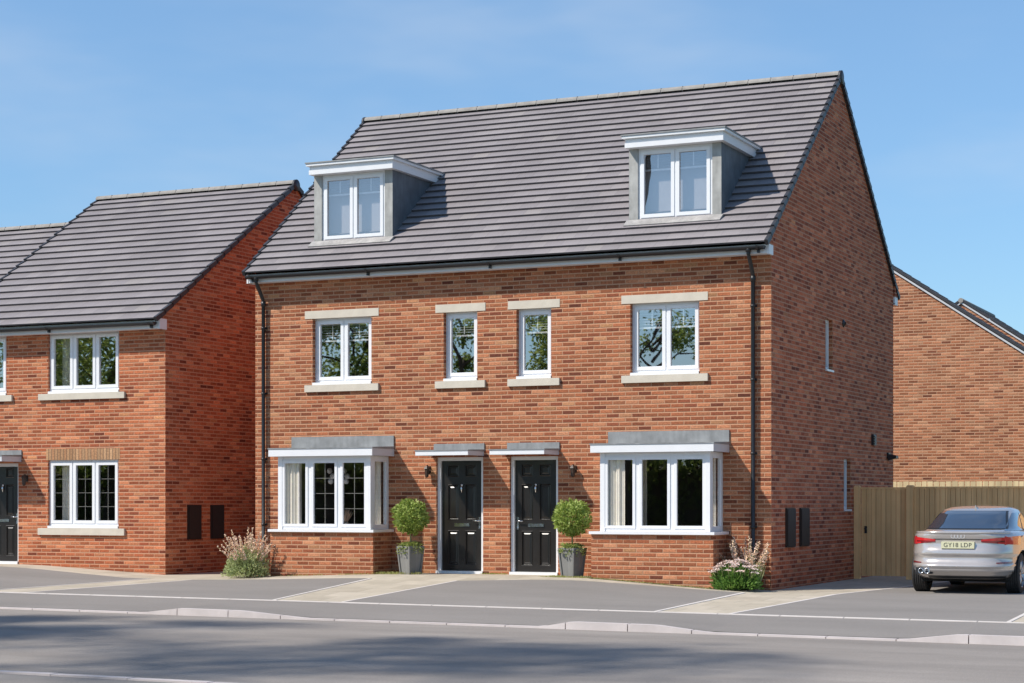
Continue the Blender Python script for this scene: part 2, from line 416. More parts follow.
DR = [[(-11.83, -4.88), (-6.79, -4.88), (-6.84, -1.55), (-9.54, -1.6), (-10.68, -1.5)],
      [(-5.53, -4.88), (-.26, -4.88), (-.14, -1.06), (-1.9, -1.16), (-3.9, -1.35), (-5.1, -1.7)],
      [(.88, -4.88), (4.76, -4.88), (4.76, 5.38), (2.0, 5.38), (1.70, 1.86)],
      [(-26, -4.88), (-12.78, -4.88), (-11.72, -1.38), (-14.56, -1.0), (-18, -1.0), (-26, -1.0)]]
for p in DR: sheet('driveway', 'drive', p, .005)
# flush concrete edgings: thin upstands beside drives and along the back of the pavement
def edging(mb, p, q, w=.06, up=.008, seg=1.0, gap=.012):
    p = Vector((*p, 0)); q = Vector((*q, 0)); L = (q - p).length; d = (q - p) / L; n = Vector((-d.y, d.x, 0)) * w * .5
    k = max(1, round(L / seg)); ss = L / k
    for i in range(k):
        sub = 3
        for j in range(sub):
            a = p + d * (i * ss + gap * (j == 0) + ss * j / sub); b = p + d * (i * ss + ss * (j + 1) / sub)
            c = [a - n, b - n, b + n, a + n]
            lo = [(v.x, v.y, hz(v.x, v.y) - .12) for v in c]; hi = [(v.x, v.y, hz(v.x, v.y) + up) for v in c]
            mb.hexa(lo + hi)
mb = MB()
edging(mb, (-26, -4.94), (9, -4.94), .08, .009, .915, .014)
edging(mb, (-.26, -4.88), (-.14, -1.06)); edging(mb, (.88, -4.88), (1.70, 1.86)); edging(mb, (1.70, 1.86), (2.0, 5.38))
edging(mb, (-6.79, -4.88), (-6.84, -1.6)); edging(mb, (-5.53, -4.88), (-5.1, -1.7), .05, .006)
edging(mb, (-11.83, -4.88), (-10.68, -1.5), .05, .006); edging(mb, (-12.78, -4.88), (-11.72, -1.38), .05, .006)
edging(mb, (4.80, -4.88), (4.80, 5.3))
mb.build('edging', 'edging', kind='structure')
mb = MB()
x = -40.17
while x < 30:
    for j in range(6):
        a = x + .014 * (j == 0) + .915 * j / 6; b = x + .915 * (j + 1) / 6
        za, zb = road_z(a) + itp(KT, a), road_z(b) + itp(KT, b)
        y0, y1 = -6.935, -6.80
        lo = [(a, y0, road_z(a) - .15), (b, y0, road_z(b) - .15), (b, y1, road_z(b) - .15), (a, y1, road_z(a) - .15)]
        mb.hexa(lo + [(a, y0 + .012, za), (b, y0 + .012, zb), (b, y1, zb + .002), (a, y1, za + .002)])
    x += .915
for i in range(70):
    a = -40 + .915 * i; b = a + .907
    mb.box(a, b, -15.85, -15.72, road_z(a) - .15, road_z(a) + .045)
mb.build('kerb', 'kerb', kind='structure')

# ------------------------------------------------------------------ building pieces
def cells(mb, P, u0, u1, v0, v1, ops, m=0, flip=False):
    us = sorted({u0, u1, *[o[0] for o in ops], *[o[1] for o in ops]}); vs = sorted({v0, v1, *[o[2] for o in ops], *[o[3] for o in ops]})
    for i in range(len(us) - 1):
        for j in range(len(vs) - 1):
            a, b, c, d = us[i], us[i + 1], vs[j], vs[j + 1]
            if any(o[0] <= (a + b) / 2 <= o[1] and o[2] <= (c + d) / 2 <= o[3] for o in ops): continue
            q = [(a, c), (b, c), (b, d), (a, d)]
            if flip: q = q[::-1]
            mb.face([P(*t) for t in q], uv=q, m=m)
def house_walls(root, name, x0, x1, y0, y1, zb, ze, zr, front, right=(), mat='brick', left=(), zg=None):
    """brick shell with real window and door openings (front faces -Y)"""
    mb = MB(); ym = (y0 + y1) / 2; dp = .13
    cells(mb, lambda u, v: (u, y0, v), x0, x1, zb, ze, front)
    for a, b, c, d in front:      # reveals
        mb.face([(a, y0, c), (a, y0, d), (a, y0 + dp, d), (a, y0 + dp, c)], uv=[(0, c), (0, d), (dp, d), (dp, c)])
        mb.face([(b, y0, d), (b, y0, c), (b, y0 + dp, c), (b, y0 + dp, d)], uv=[(0, d), (0, c), (dp, c), (dp, d)])
        mb.face([(a, y0, d), (b, y0, d), (b, y0 + dp, d), (a, y0 + dp, d)], uv=[(a, 0), (b, 0), (b, dp), (a, dp)])
        mb.face([(a, y0, c), (a, y0 + dp, c), (b, y0 + dp, c), (b, y0, c)], uv=[(a, 0), (a, dp), (b, dp), (b, 0)])
    for X, ops, fl in ((x1, right, False), (x0, left, True)):
        cells(mb, lambda u, v: (X, u, v), y0, y1, zb, ze, ops, m=1, flip=fl)
        q = [(y0, ze), (y1, ze), (y1, zg), (ym, zr), (y0, zg)] if zg else [(y0, ze), (y1, ze), (ym, zr)]
        if fl: q = q[::-1]
        mb.face([(X, a, b) for a, b in q], uv=q, m=1)
        for a, b, c, d in ops:
            s = -dp if not fl else dp
            mb.face([(X, a, c), (X + s, a, c), (X + s, a, d), (X, a, d)], uv=[(0, c), (dp, c), (dp, d), (0, d)])
            mb.face([(X, b, d), (X + s, b, d), (X + s, b, c), (X, b, c)], uv=[(0, d), (dp, d), (dp, c), (0, c)])
            mb.face([(X, a, d), (X + s, a, d), (X + s, b, d), (X, b, d)], uv=[(a, 0), (a, dp), (b, dp), (b, 0)])
            mb.face([(X, b, c), (X + s, b, c), (X + s, a, c), (X, a, c)], uv=[(b, 0), (b, dp), (a, dp), (a, 0)])
    cells(mb, lambda u, v: (u, y1, v), x0, x1, zb, ze, (), flip=True)
    return mb.build('wall', [mat, {'brick': 'brick_shade'}.get(mat, mat)], root)

def roof_slopes(mb, x0, x1, ye, ze, yr, zr, n, both=True, t0=.056, lip=.024):
    """courses of lapped tiles: each course lifts at its tail and leaves a shadow gap"""
    L = math.hypot(yr - ye, zr - ze)
    for side in ((1, -1) if both else (1,)):
        dy, dz = (yr - ye) / L, (zr - ze) / L
        ny, nz = -dz, dy
        def P(x, s, h):
            y = ye + dy * s + ny * h; z = ze + dz * s + nz * h
            return (x, y if side == 1 else 2 * yr - y, z)
        g = L / n; rr = random.Random(5)
        for i in range(n):
            s0, s1 = i * g, (i + 1) * g + .05
            s1 = min(s1, L + .01)
            def q(pts, vv, m=0):
                mb.face(pts if side == 1 else pts[::-1], uv=vv if side == 1 else vv[::-1], m=m)
            q([P(x0, s0, t0), P(x1, s0, t0), P(x1, s1, .008), P(x0, s1, .008)], [(x0, i + .01), (x1, i + .01), (x1, i + .99), (x0, i + .99)])
            q([P(x0, s0, lip), P(x1, s0, lip), P(x1, s0, t0), P(x0, s0, t0)], [(x0, i + .5), (x1, i + .5), (x1, i + .52), (x0, i + .52)], 1)
            q([P(x0, s0 + .10, lip - .012), P(x1, s0 + .10, lip - .012), P(x1, s0, lip), P(x0, s0, lip)], [(x0, i + .9), (x1, i + .9), (x1, i + .92), (x0, i + .92)], 1)
def verge(mb, X, w, ye, ze, yr, zr, n, sides=(1, -1), m=0):
    """stepped dry-verge units, one per course"""
    L = math.hypot(yr - ye, zr - ze)
    for side in sides:
        dy, dz = (yr - ye) / L, (zr - ze) / L; ny, nz = -dz, dy; g = L / n
        for i in range(n):
            s0, s1 = i * g - .01, (i + 1) * g + .02
            def P(x, s, h):
                y = ye + dy * s + ny * h; z = ze + dz * s + nz * h
                return (x, y if side == 1 else 2 * yr - y, z)
            x0, x1 = X, X + w
            if side == -1: x0, x1 = x1, x0
            a0, a1 = .072, .034
            lo = [P(x0, s0, -.028), P(x1, s0, -.028), P(x1, s1, -.046), P(x0, s1, -.046)]
            hi = [P(x0, s0, a0), P(x1, s0, a0), P(x1, s1, a1), P(x0, s1, a1)]
            mb.hexa(lo + hi, m)
def ridge(root, x0, x1, y, z, r=.12):
    mb = MB(); n = max(1, round((x1 - x0) / .45)); L = (x1 - x0) / n
    for i in range(n):
        a, b = x0 + i * L, x0 + (i + 1) * L - .012
        K = 8; rr = r
        prof = [(y + rr * math.cos(math.pi * k / K) * 1.15, z + rr * math.sin(math.pi * k / K)) for k in range(K + 1)]
        for k in range(K):
            (ya, za), (yb, zb) = prof[k], prof[k + 1]
            mb.face([(a, yb, zb), (b, yb, zb), (b, ya, za), (a, ya, za)])
        mb.face([(a, p[0], p[1]) for p in prof]); mb.face([(b, p[0], p[1]) for p in prof[::-1]])
        # mortar joint collar
        if i: mb.box(a - .012, a, y - rr * .9, y + rr * .9, z - .02, z + rr * .88)
    return mb.build('ridge_tiles', 'ridge', root)

def window(root, x0, x1, z0, z1, y, n=2, rec=.105, glass='glass_up', cill=True, bars=False, fw=.06, sw=.05):
    """white casement: outer frame, n sashes, panes; front faces -Y"""
    mb = MB(); yf = y + rec; yb = yf + .07; zb = z0
    if cill:
        mb.box(x0 + .004, x1 - .004, y - .022, yf - .001, z0 + .004, z0 + .05); zb = z0 + .05
        mb.box(x0 + .004, x1 - .004, yf, yb, z0 + .004, zb - .001)
    mb.box(x0 + .002, x0 + fw, yf, yb, zb, z1 - .002); mb.box(x1 - fw, x1 - .002, yf, yb, zb, z1 - .002)
    mb.box(x0 + fw, x1 - fw, yf, yb, z1 - fw, z1 - .002); mb.box(x0 + fw, x1 - fw, yf, yb, zb, zb + fw)
    ml = .055; W = (x1 - x0 - 2 * fw - (n - 1) * ml) / n
    panes = []
    for i in range(n):
        a = x0 + fw + i * (W + ml); b = a + W; c, d = zb + fw, z1 - fw
        if i: mb.box(a - ml, a, yf, yb, zb + fw, z1 - fw)
        ys = yf - .014; e = .012     # sash laps the frame
        mb.box(a - e, a + sw, ys, yf + .045, c - e, d + e); mb.box(b - sw, b + e, ys, yf + .045, c - e, d + e)
        mb.box(a + sw, b - sw, ys, yf + .045, d - sw, d + e); mb.box(a + sw, b - sw, ys, yf + .045, c - e, c + sw)
        panes.append((a + sw, b - sw, c + sw, d - sw))
    w = mb.build('window', 'white', root); bevel(w, .005)
    for (a, b, c, d) in panes:
        p = MB(); p.face([(a - .01, yf + .022, c - .01), (b + .01, yf + .022, c - .01), (b + .01, yf + .022, d + .01), (a - .01, yf + .022, d + .01)])
        p.build('pane', glass, w)
        if bars:
            g = MB(); yy = yf + .03
            for k in (1, 2, 3): g.box(a, b, yy, yy + .008, c + (d - c) * k / 4 - .004, c + (d - c) * k / 4 + .004)
            g.box((a + b) / 2 - .004, (a + b) / 2 + .004, yy, yy + .008, c, d)
            g.build('glazing_bars', 'bar', w)
    return w
def blind(label, x0, x1, z1, y, drop=.3, mids=(0.5,)):
    mb = MB()
    n = int(drop / .045)
    for i in range(n):
        z = z1 - .05 - i * .045
        mb.hexa([(x0, y, z), (x1, y, z), (x1, y + .03, z + .018), (x0, y + .03, z + .018), (x0, y, z + .003), (x1, y, z + .003), (x1, y + .03, z + .021), (x0, y + .03, z + .021)], 1)
    mb.box(x0, x1, y, y + .03, z1 - .03, z1)
    mb.box(x0, x1, y - .004, y + .028, z1 - drop - .045, z1 - drop - .015)
    for f in mids:
        xm = x0 + (x1 - x0) * f; mb.box(xm - .010, xm + .010, y - .004, y - .001, z1 - drop, z1 - .02)
    o = mb.build('window_blind', ['blind', 'blind_grey']); return tag(o, label, 'blind', 'raised blinds in the upper windows')
def curtain(label, x0, x1, z0, z1, y, side=False):
    mb = MB(); N = 40
    ph = random.random() * 6
    for i in range(N):
        def pt(k):
            f = k / N
            return x0 + (x1 - x0) * f, y + .018 * math.sin(f * 6 * 2 * math.pi * max(.4, (x1 - x0)) + ph) + .01 * math.sin(f * 41)
        (a, ya), (b, yb) = pt(i), pt(i + 1)
        mb.face([(a, ya, z0), (b, yb, z0), (b, yb, z1), (a, ya, z1)], smooth=True)
    o = mb.build('curtain', 'curtain', merge=True); return tag(o, label, 'curtain', 'cream curtains behind the ground floor glass')

def stone(root, name, x0, x1, z0, z1, proud, dy=.1, y=0.):
    mb = MB(); mb.box(x0, x1, y - proud, y + dy, z0, z1)
    return bevel(mb.build(name, 'stone', root), .008)

def front_door(root, x0, x1, z0, z1, handle_right):
    y = .0; yf = .075
    mb = MB()
    leaf0, leaf1 = x0 + .065, x1 - .065; zb, zt = z0 + .045, z1 - .07
    yl = yf + .035
    # leaf as a panelled face
    cols = [(leaf0 + .12, leaf0 + .345), (leaf1 - .345, leaf1 - .12)]
    rows = [(z0 + .145, z0 + .775), (z0 + .965, z0 + 1.615), (z0 + 1.755, z0 + 1.965)]
    ops = [(a, b, c, d) for a, b in cols for c, d in rows]
    cells(mb, lambda u, v: (u, yl, v), leaf0, leaf1, zb, zt, ops)
    def ring(a, b, c, d, i0, y0, i1, y1):
        o = [(a + i0, c + i0), (b - i0, c + i0), (b - i0, d - i0), (a + i0, d - i0)]; n = [(a + i1, c + i1), (b - i1, c + i1), (b - i1, d - i1), (a + i1, d - i1)]
        for k in range(4):
            k2 = (k + 1) % 4
            mb.face([(o[k][0], y0, o[k][1]), (o[k2][0], y0, o[k2][1]), (n[k2][0], y1, n[k2][1]), (n[k][0], y1, n[k][1])])
    for (a, b, c, d) in ops:
        ring(a, b, c, d, 0, yl, .012, yl - .010); ring(a, b, c, d, .012, yl - .010, .024, yl + .014)
        ring(a, b, c, d, .024, yl + .014, .036, yl + .014); ring(a, b, c, d, .036, yl + .014, .062, yl + .001)
        mb.face([(a + .062, yl + .001, c + .062), (b - .062, yl + .001, c + .062), (b - .062, yl + .001, d - .062), (a + .062, yl + .001, d - .062)])
    mb.box(leaf0, leaf1, yl + .03, yl + .05, zb, zt)
    door = mb.build('door', 'black', root)
    f = MB()
    f.box(x0 + .002, x0 + .06, yf - .02, yf + .07, z0 + .04, z1); f.box(x1 - .06, x1 - .002, yf - .02, yf + .07, z0 + .04, z1)
    f.box(x0 + .06, x1 - .06, yf - .02, yf + .07, z1 - .065, z1)
    bevel(f.build('door_frame', 'white', door), .006)
    t = MB(); t.box(x0 + .002, x1 - .002, -.03, yf + .07, z0 - .03, z0 + .038); bevel(t.build('threshold', 'white', door), .006)
    xm = (leaf0 + leaf1) / 2
    l = MB(); l.box(xm - .15, xm + .15, yl - .012, yl, z0 + .845, z0 + .905); l.box(xm - .125, xm + .125, yl - .020, yl - .012, z0 + .857, z0 + .893)
    bevel(l.build('letterbox', 'chrome', door), .004)
    k = MB(); k.lathe([(.001, 0), (.022, .006), (.026, .02), (.014, .03), (.001, .032)], (xm, yl - .034, z0 + 1.60), 'y', 10)
    k.tube([(xm, yl - .02, z0 + 1.60), (xm, yl - .03, z0 + 1.53), (xm, yl - .026, z0 + 1.46)], [.012, .022, .006], 8)
    k.build('knocker', 'chrome', door)
    hx = leaf1 - .05 if handle_right else leaf0 + .05; s = -1 if handle_right else 1
    hd = MB(); hd.box(hx - .02, hx + .02, yl - .010, yl, z0 + .80, z0 + 1.02)
    hd.tube([(hx, yl - .005, z0 + .95), (hx, yl - .05, z0 + .95), (hx + s * .12, yl - .055, z0 + .95)], .011, 8)
    hd.lathe([(.012, 0), (.012, .012)], (hx, yl - .02, z0 + .84), 'y', 10)
    hd.build('handle', 'chrome', door)
    return door
def canopy(root, x0, x1, z0, zf, zw, proj, fascia_mat='white_trim'):
    """little lead-covered door canopy: lead slope, white front fascia, grey ends"""
    mb = MB()
    mb.hexa([(x0, -proj, zf), (x1, -proj, zf), (x1, -.026, zf), (x0, -.026, zf), (x0, -proj, zf + .016), (x1, -proj, zf + .016), (x1, -.026, zf + .035), (x0, -.026, zf + .035)])
    mb.box(x0 + .06, x1 + .004, -.025, -.001, zf - .0, zw)
    c = mb.build('canopy', 'lead', root)
    f = MB(); f.box(x0 + .012, x1 - .012, -proj + .012, -proj + .035, z0, zf - .001); f.build('fascia', fascia_mat, c)
    e = MB(); e.box(x0 + .012, x0 + .034, -proj + .036, .0, z0, zf - .001); e.box(x1 - .034, x1 - .012, -proj + .036, .0, z0, zf - .001)
    e.box(x0 + .035, x1 - .035, -proj + .036, .0, zf - .03, zf - .002); e.build('soffit', 'grey_trim', c)
    return c
def bay(root, x0, x1, zg, bars=False):
    """box bay: brick dwarf wall, white three-light frame with glazed returns, lead roof"""
    p = .74; zs = .915; zc = .965; zt = 2.312
    mb = MB()
    a, b = x0 + .06, x1 - .06; yf = -p + .03; cp = .085       # frame front and corner posts
    fx0, fx1 = x0 + .20, x1 - .10
    mb.box(fx0, fx0 + cp, yf, yf + .11, zc, zt); mb.box(fx1 - cp, fx1, yf, yf + .11, zc, zt)
    mb.box(fx0 + cp, fx1 - cp, yf + .02, yf + .09, zt - .075, zt); mb.box(fx0 + cp, fx1 - cp, yf + .02, yf + .09, zc, zc + .05)
    n = 3; ml = .07; i0, i1 = fx0 + cp, fx1 - cp; W = (i1 - i0 - (n - 1) * ml) / n; panes = []
    for i in range(n):
        s = i0 + i * (W + ml); e = s + W
        if i: mb.box(s - ml, s, yf + .02, yf + .09, zc + .05, zt - .075)
        sw = .05; ys = yf + .006; c, d = zc + .05, zt - .075
        mb.box(s, s + sw, ys, yf + .05, c, d); mb.box(e - sw, e, ys, yf + .05, c, d); mb.box(s + sw, e - sw, ys, yf + .05, d - sw, d); mb.box(s + sw, e - sw, ys, yf + .05, c, c + sw)
        panes.append(('f', s + sw, e - sw, c + sw, d - sw))
    for X, sg in ((fx0, 1), (fx1, -1)):
        xa, xb = sorted((X + sg * .012, X + sg * .08)); ya, yb = yf + .11, -.001
        mb.box(xa, xb, ya, ya + .07, zc, zt); mb.box(xa, xb, yb - .08, yb, zc, zt); mb.box(xa, xb, ya + .07, yb - .08, zt - .10, zt); mb.box(xa, xb, ya + .07, yb - .08, zc, zc + .09)
        panes.append(('s', X + sg * .04, ya + .07, yb - .08, zc + .09, zt - .10))
    w = mb.build('bay_window', 'white', root); bevel(w, .006)
    for q in panes:
        m2 = MB()
        if bars and q[0] == 'f' and q[1] > fx0 + .4:
            gb = MB()
            for k in (1, 2, 3): gb.box(q[1], q[2], yf + .047, yf + .055, q[3] + (q[4] - q[3]) * k / 4 - .004, q[3] + (q[4] - q[3]) * k / 4 + .004)
            gb.box((q[1] + q[2]) / 2 - .004, (q[1] + q[2]) / 2 + .004, yf + .047, yf + .055, q[3], q[4]); gb.build('glazing_bars', 'bar', w)
        if q[0] == 'f': m2.face([(q[1], yf + .04, q[3]), (q[2], yf + .04, q[3]), (q[2], yf + .04, q[4]), (q[1], yf + .04, q[4])])
        else: m2.face([(q[1], q[2], q[4]), (q[1], q[3], q[4]), (q[1], q[3], q[5]), (q[1], q[2], q[5])])
        m2.build('pane', 'glass_low', w)
    d = MB()
    q0, q1 = x0 + .04, x1 - .04
    def wl(P, u0, u1, uvs): d.face([P(u0, zg), P(u1, zg), P(u1, zs), P(u0, zs)], uv=[(u0 + uvs, zg), (u1 + uvs, zg), (u1 + uvs, zs), (u0 + uvs, zs)])
    wl(lambda u, v: (u, -p + .02, v), q0, q1, 0)
    wl(lambda u, v: (q1, u, v), -p + .02, 0, q1 + p)
    wl(lambda u, v: (q0, -u, v), 0, p - .02, .12)
    d.build('bay_wall', 'brick', w)
    s = MB(); s.box(x0 + .02, x1 + .0, -p - .045, -.002, zs + .001, zc - .002); bevel(s.build('sill', 'white', w), .008)
    fl = MB(); fl.box(fx0 + .1, fx1 - .1, yf + .12, .1, zs - .02, zc + .01); fl.build('window_board', 'white', w)
    f0, f1 = x0 + .07, x1 + .005; pj = p + .10; zb2, zt2 = zt + .002, zt + .135
    r = MB()
    r.hexa([(f0 - .012, -pj - .012, zt2 + .001), (f1 + .012, -pj - .012, zt2 + .001), (f1 + .012, -.03, zt2 + .001), (f0 - .012, -.03, zt2 + .001),
            (f0 - .012, -pj - .012, zt2 + .022), (f1 + .012, -pj - .012, zt2 + .022), (f1 + .012, -.03, zt2 + .05), (f0 - .012, -.03, zt2 + .05)])
    r.box(f0 + .002, f1 + .004, -.029, -.001, zt2 + .001, 2.698)
    r.build('bay_roof', 'lead', w)
    c = MB(); c.box(f0, f1, -pj, -pj + .025, zb2, zt2); c.build('fascia', 'white_trim', w)
    c = MB(); c.box(f0, f0 + .025, -pj + .026, -.001, zb2, zt2); c.box(f1 - .025, f1, -pj + .026, -.001, zb2, zt2); c.box(f0 + .026, f1 - .026, -pj + .026, -.001, zb2 + .01, zb2 + .03)
    c.build('soffit', 'grey_trim', w)
    return w
def gutter(root, x0, x1, y, z, r=.062):
    mb = MB(); K = 8
    pr = [(y + r * math.cos(math.pi + math.pi * k / K), z + r * math.sin(math.pi + math.pi * k / K)) for k in range(K + 1)]
    pi_ = [(y + (r - .006) * math.cos(math.pi + math.pi * k / K), z + (r - .006) * math.sin(math.pi + math.pi * k / K)) for k in range(K + 1)]
    for k in range(K):
        mb.face([(x0, *pr[k]), (x1, *pr[k]), (x1, *pr[k + 1]), (x0, *pr[k + 1])], smooth=True)
        mb.face([(x0, *pi_[k + 1]), (x1, *pi_[k + 1]), (x1, *pi_[k]), (x0, *pi_[k])], smooth=True)
    for xx in (x0, x1): mb.face([(xx, *p) for p in pr])
    for xx, s in ((pr, pi_),):
        mb.face([(x0, *pr[0]), (x0, *pi_[0]), (x1, *pi_[0]), (x1, *pr[0])]); mb.face([(x0, *pr[-1]), (x1, *pr[-1]), (x1, *pi_[-1]), (x0, *pi_[-1])])
    g = mb.build('gutter', 'pipe', root, merge=True)
    n = round((x1 - x0) / 2.3)
    for i in range(n + 1):
        xx = x0 + .12 + (x1 - x0 - .24) * i / n
        b = MB()
        pb = [(y + (r + .008) * math.cos(math.pi + math.pi * k / K), z + (r + .008) * math.sin(math.pi + math.pi * k / K)) for k in range(K + 1)]
        for k in range(K): b.face([(xx - .02, *pb[k]), (xx + .02, *pb[k]), (xx + .02, *pb[k + 1]), (xx - .02, *pb[k + 1])])
        b.box(xx - .02, xx + .02, y + .02, y + .075, z - .11, z - .03)
        b.build('gutter_bracket', 'black_plastic', g)
    return g
def downpipe(root, x, z0, zt, yg):
    mb = MB()
    mb.tube([(x, yg, zt), (x, yg, zt - .10), (x, yg + .03, zt - .14), (x, -.09, zt - .40), (x, -.065, zt - .46), (x, -.065, z0 + .06), (x, -.10, z0 + .01)], .036, 10)
    mb.tube([(x, yg, zt + .01), (x, yg, zt - .07)], .047, 10); mb.tube([(x, -.065, zt - .44), (x, -.065, zt - .54)], .045, 10)
    p = mb.build('downpipe', 'pipe', root)
    z = zt - .95
    while z > .4:
        c = MB(); c.tube([(x, -.065, z - .02), (x, -.065, z + .02)], .043, 10); c.box(x - .055, x + .055, -.04, -.001, z - .018, z + .018); c.build('pipe_clip', 'black_plastic', p); z -= 1.25
    return p
def lantern(root, x, z):
    mb = MB(); y = -.12
    mb.box(x - .04, x + .04, -.02, -.001, z - .08, z + .08)
    mb.tube([(x, -.01, z + .02), (x, -.07, z + .10), (x, y, z + .10)], .010, 6)
    mb.lathe([(.001, .09), (.03, .085), (.075, .03), (.08, .02), (.06, .02), (.045, -.16), (.03, -.17), (.001, -.19)], (x, y, z), 'z', 6, smooth=False)
    mb.v = [(x + (a - x) * .8, b * .8 - .001, z + (c - z) * .8) for a, b, c in mb.v]
    l = mb.build('wall_lantern', 'bronze', root)
    return l

# ================================================================== MAIN HOUSE PAIR
HX0, HX1, HD = -10.25, 0., 8.75
house = thing('brick_house', 'three storey red brick semi detached pair with two dormers and two black front doors', 'house', (-5.12, 4.375, 0))
win_up = [(-2.55, -1.28), (-8.98, -7.71)]; win_sm = [(-4.74, -4.055), (-6.205, -5.52)]
doors = [(-4.872, -3.925), (-6.355, -5.405)]; bays = [(-3.03, -.745), (-9.50, -7.235)]
ZW0, ZW1 = 3.672, 4.935
front = [(a, b, ZW0, ZW1) for a, b in win_up + win_sm] + [(a, b, .14, 2.288) for a, b in doors] + [(a + .13, b - .13, .95, 2.27) for a, b in bays]
side = [(3.42, 3.92, 3.90, 4.88), (4.73, 5.23, 1.29, 2.30)]
house_walls(house, 'wall', HX0, HX1, 0, HD, -.25, 5.72, 9.54, front, side, zg=6.06)
YE, ZE, YR, ZR, NC = -.35, 5.80, 4.375, 9.56, 25
mb = MB(); roof_slopes(mb, HX0 - .02, HX1 + .02, YE, ZE, YR, ZR, NC)
roof = mb.build('roof', ['tile', 'tile_edge_shade'], house)
for xv in (HX1, HX0 - .06):
    for sd in (1, -1):
        mb = MB(); verge(mb, xv, .06, YE, ZE, YR, ZR, NC, (sd,)); mb.build('verge_trim', 'verge', roof)
WPOS_R = ridge(roof, HX0 - .05, HX1 + .03, YR, ZR + .008, .095)
for xc in (HX1 + .015, HX0 - .065):
    mb = MB(); mb.lathe([(.001, .0), (.13, .0), (.13, .05), (.001, .05)], (xc, YR, ZR - .02), 'x', 16); mb.build('ridge_end_cap', 'verge', roof)
# eaves: fascia, soffit, box ends
for yy, s in ((0, 1), (HD, -1)):
    mb = MB()
    ya, yb = sorted((yy - s * .235, yy - s * .215)); mb.box(HX0 - .03, HX1 + .03, ya, yb, 5.645, 5.80)
    ya, yb = sorted((yy - s * .214, yy - s * .002)); mb.box(HX0 - .03, HX1 + .03, ya, yb, 5.65, 5.668)
    ya, yb = sorted((yy - s * .245, yy - s * .002))
    for xx in (HX1 + .002, HX0 - .04):
        mb.hexa([(xx, ya, 5.635), (xx + .035, ya, 5.635), (xx + .035, yb, 5.635), (xx, yb, 5.635),
                 (xx, ya, 5.80), (xx + .035, ya, 5.80), (xx + .035, yb, 5.80), (xx, yb, 5.80)])
    mb.build('fascia', 'white_trim', house)
    zi, zo = (5.865, 6.05) if s == 1 else (6.05, 5.865)
    mb = MB()
    for xx in (HX1 + .003, HX0 - .039):
        mb.hexa([(xx, ya, 5.801), (xx + .033, ya, 5.801), (xx + .033, yb, 5.801), (xx, yb, 5.801), (xx, ya, zi), (xx + .033, ya, zi), (xx + .033, yb, zo), (xx, yb, zo)])
        mb.build('brick_corbel', 'brick_shade', house); mb = MB()
gutter(house, HX0 - .0, HX1 - .02, -.315, 5.765)
for xx in (-.30, -10.03): downpipe(house, xx, hz(xx, 0), 5.74, -.315)
for a, b in win_up:
    window(house, a, b, ZW0, ZW1, 0, 2); stone(house, 'lintel', a - .165, b + .155, ZW1 - .003, 5.078, .008); stone(house, 'stone_sill', a - .15, b + .165, 3.545, ZW0 + .002, .05, .13)
for a, b in win_sm:
    window(house, a, b, ZW0, ZW1, 0, 1); stone(house, 'lintel', a - .165, b + .165, ZW1 - .003, 5.078, .008); stone(house, 'stone_sill', a - .155, b + .17, 3.545, ZW0 + .002, .05, .13)
for (a, b), hr in zip(doors, (False, True)):
    front_door(house, a, b, .175, 2.286, hr); canopy(house, a - .10, b + .03, 2.305, 2.385, 2.53, .67)
for (a, b), zg in zip(bays, (-.2, -.05)): bay(house, a, b, zg, a < -5)
lantern(house, -6.50, 2.06); lantern(house, -3.60, 2.05)
# room lining
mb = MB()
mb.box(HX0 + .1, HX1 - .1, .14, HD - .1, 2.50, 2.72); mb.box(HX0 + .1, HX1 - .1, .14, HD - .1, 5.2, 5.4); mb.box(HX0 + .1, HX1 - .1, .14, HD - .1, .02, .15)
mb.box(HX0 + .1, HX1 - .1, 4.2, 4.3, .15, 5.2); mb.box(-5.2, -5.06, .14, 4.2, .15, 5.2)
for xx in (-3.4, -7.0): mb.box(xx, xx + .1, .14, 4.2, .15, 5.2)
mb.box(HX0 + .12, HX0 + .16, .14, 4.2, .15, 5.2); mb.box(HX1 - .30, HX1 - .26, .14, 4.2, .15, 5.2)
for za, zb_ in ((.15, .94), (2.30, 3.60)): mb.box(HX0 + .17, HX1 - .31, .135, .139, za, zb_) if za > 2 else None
mb.build('room_lining', 'plaster', house)
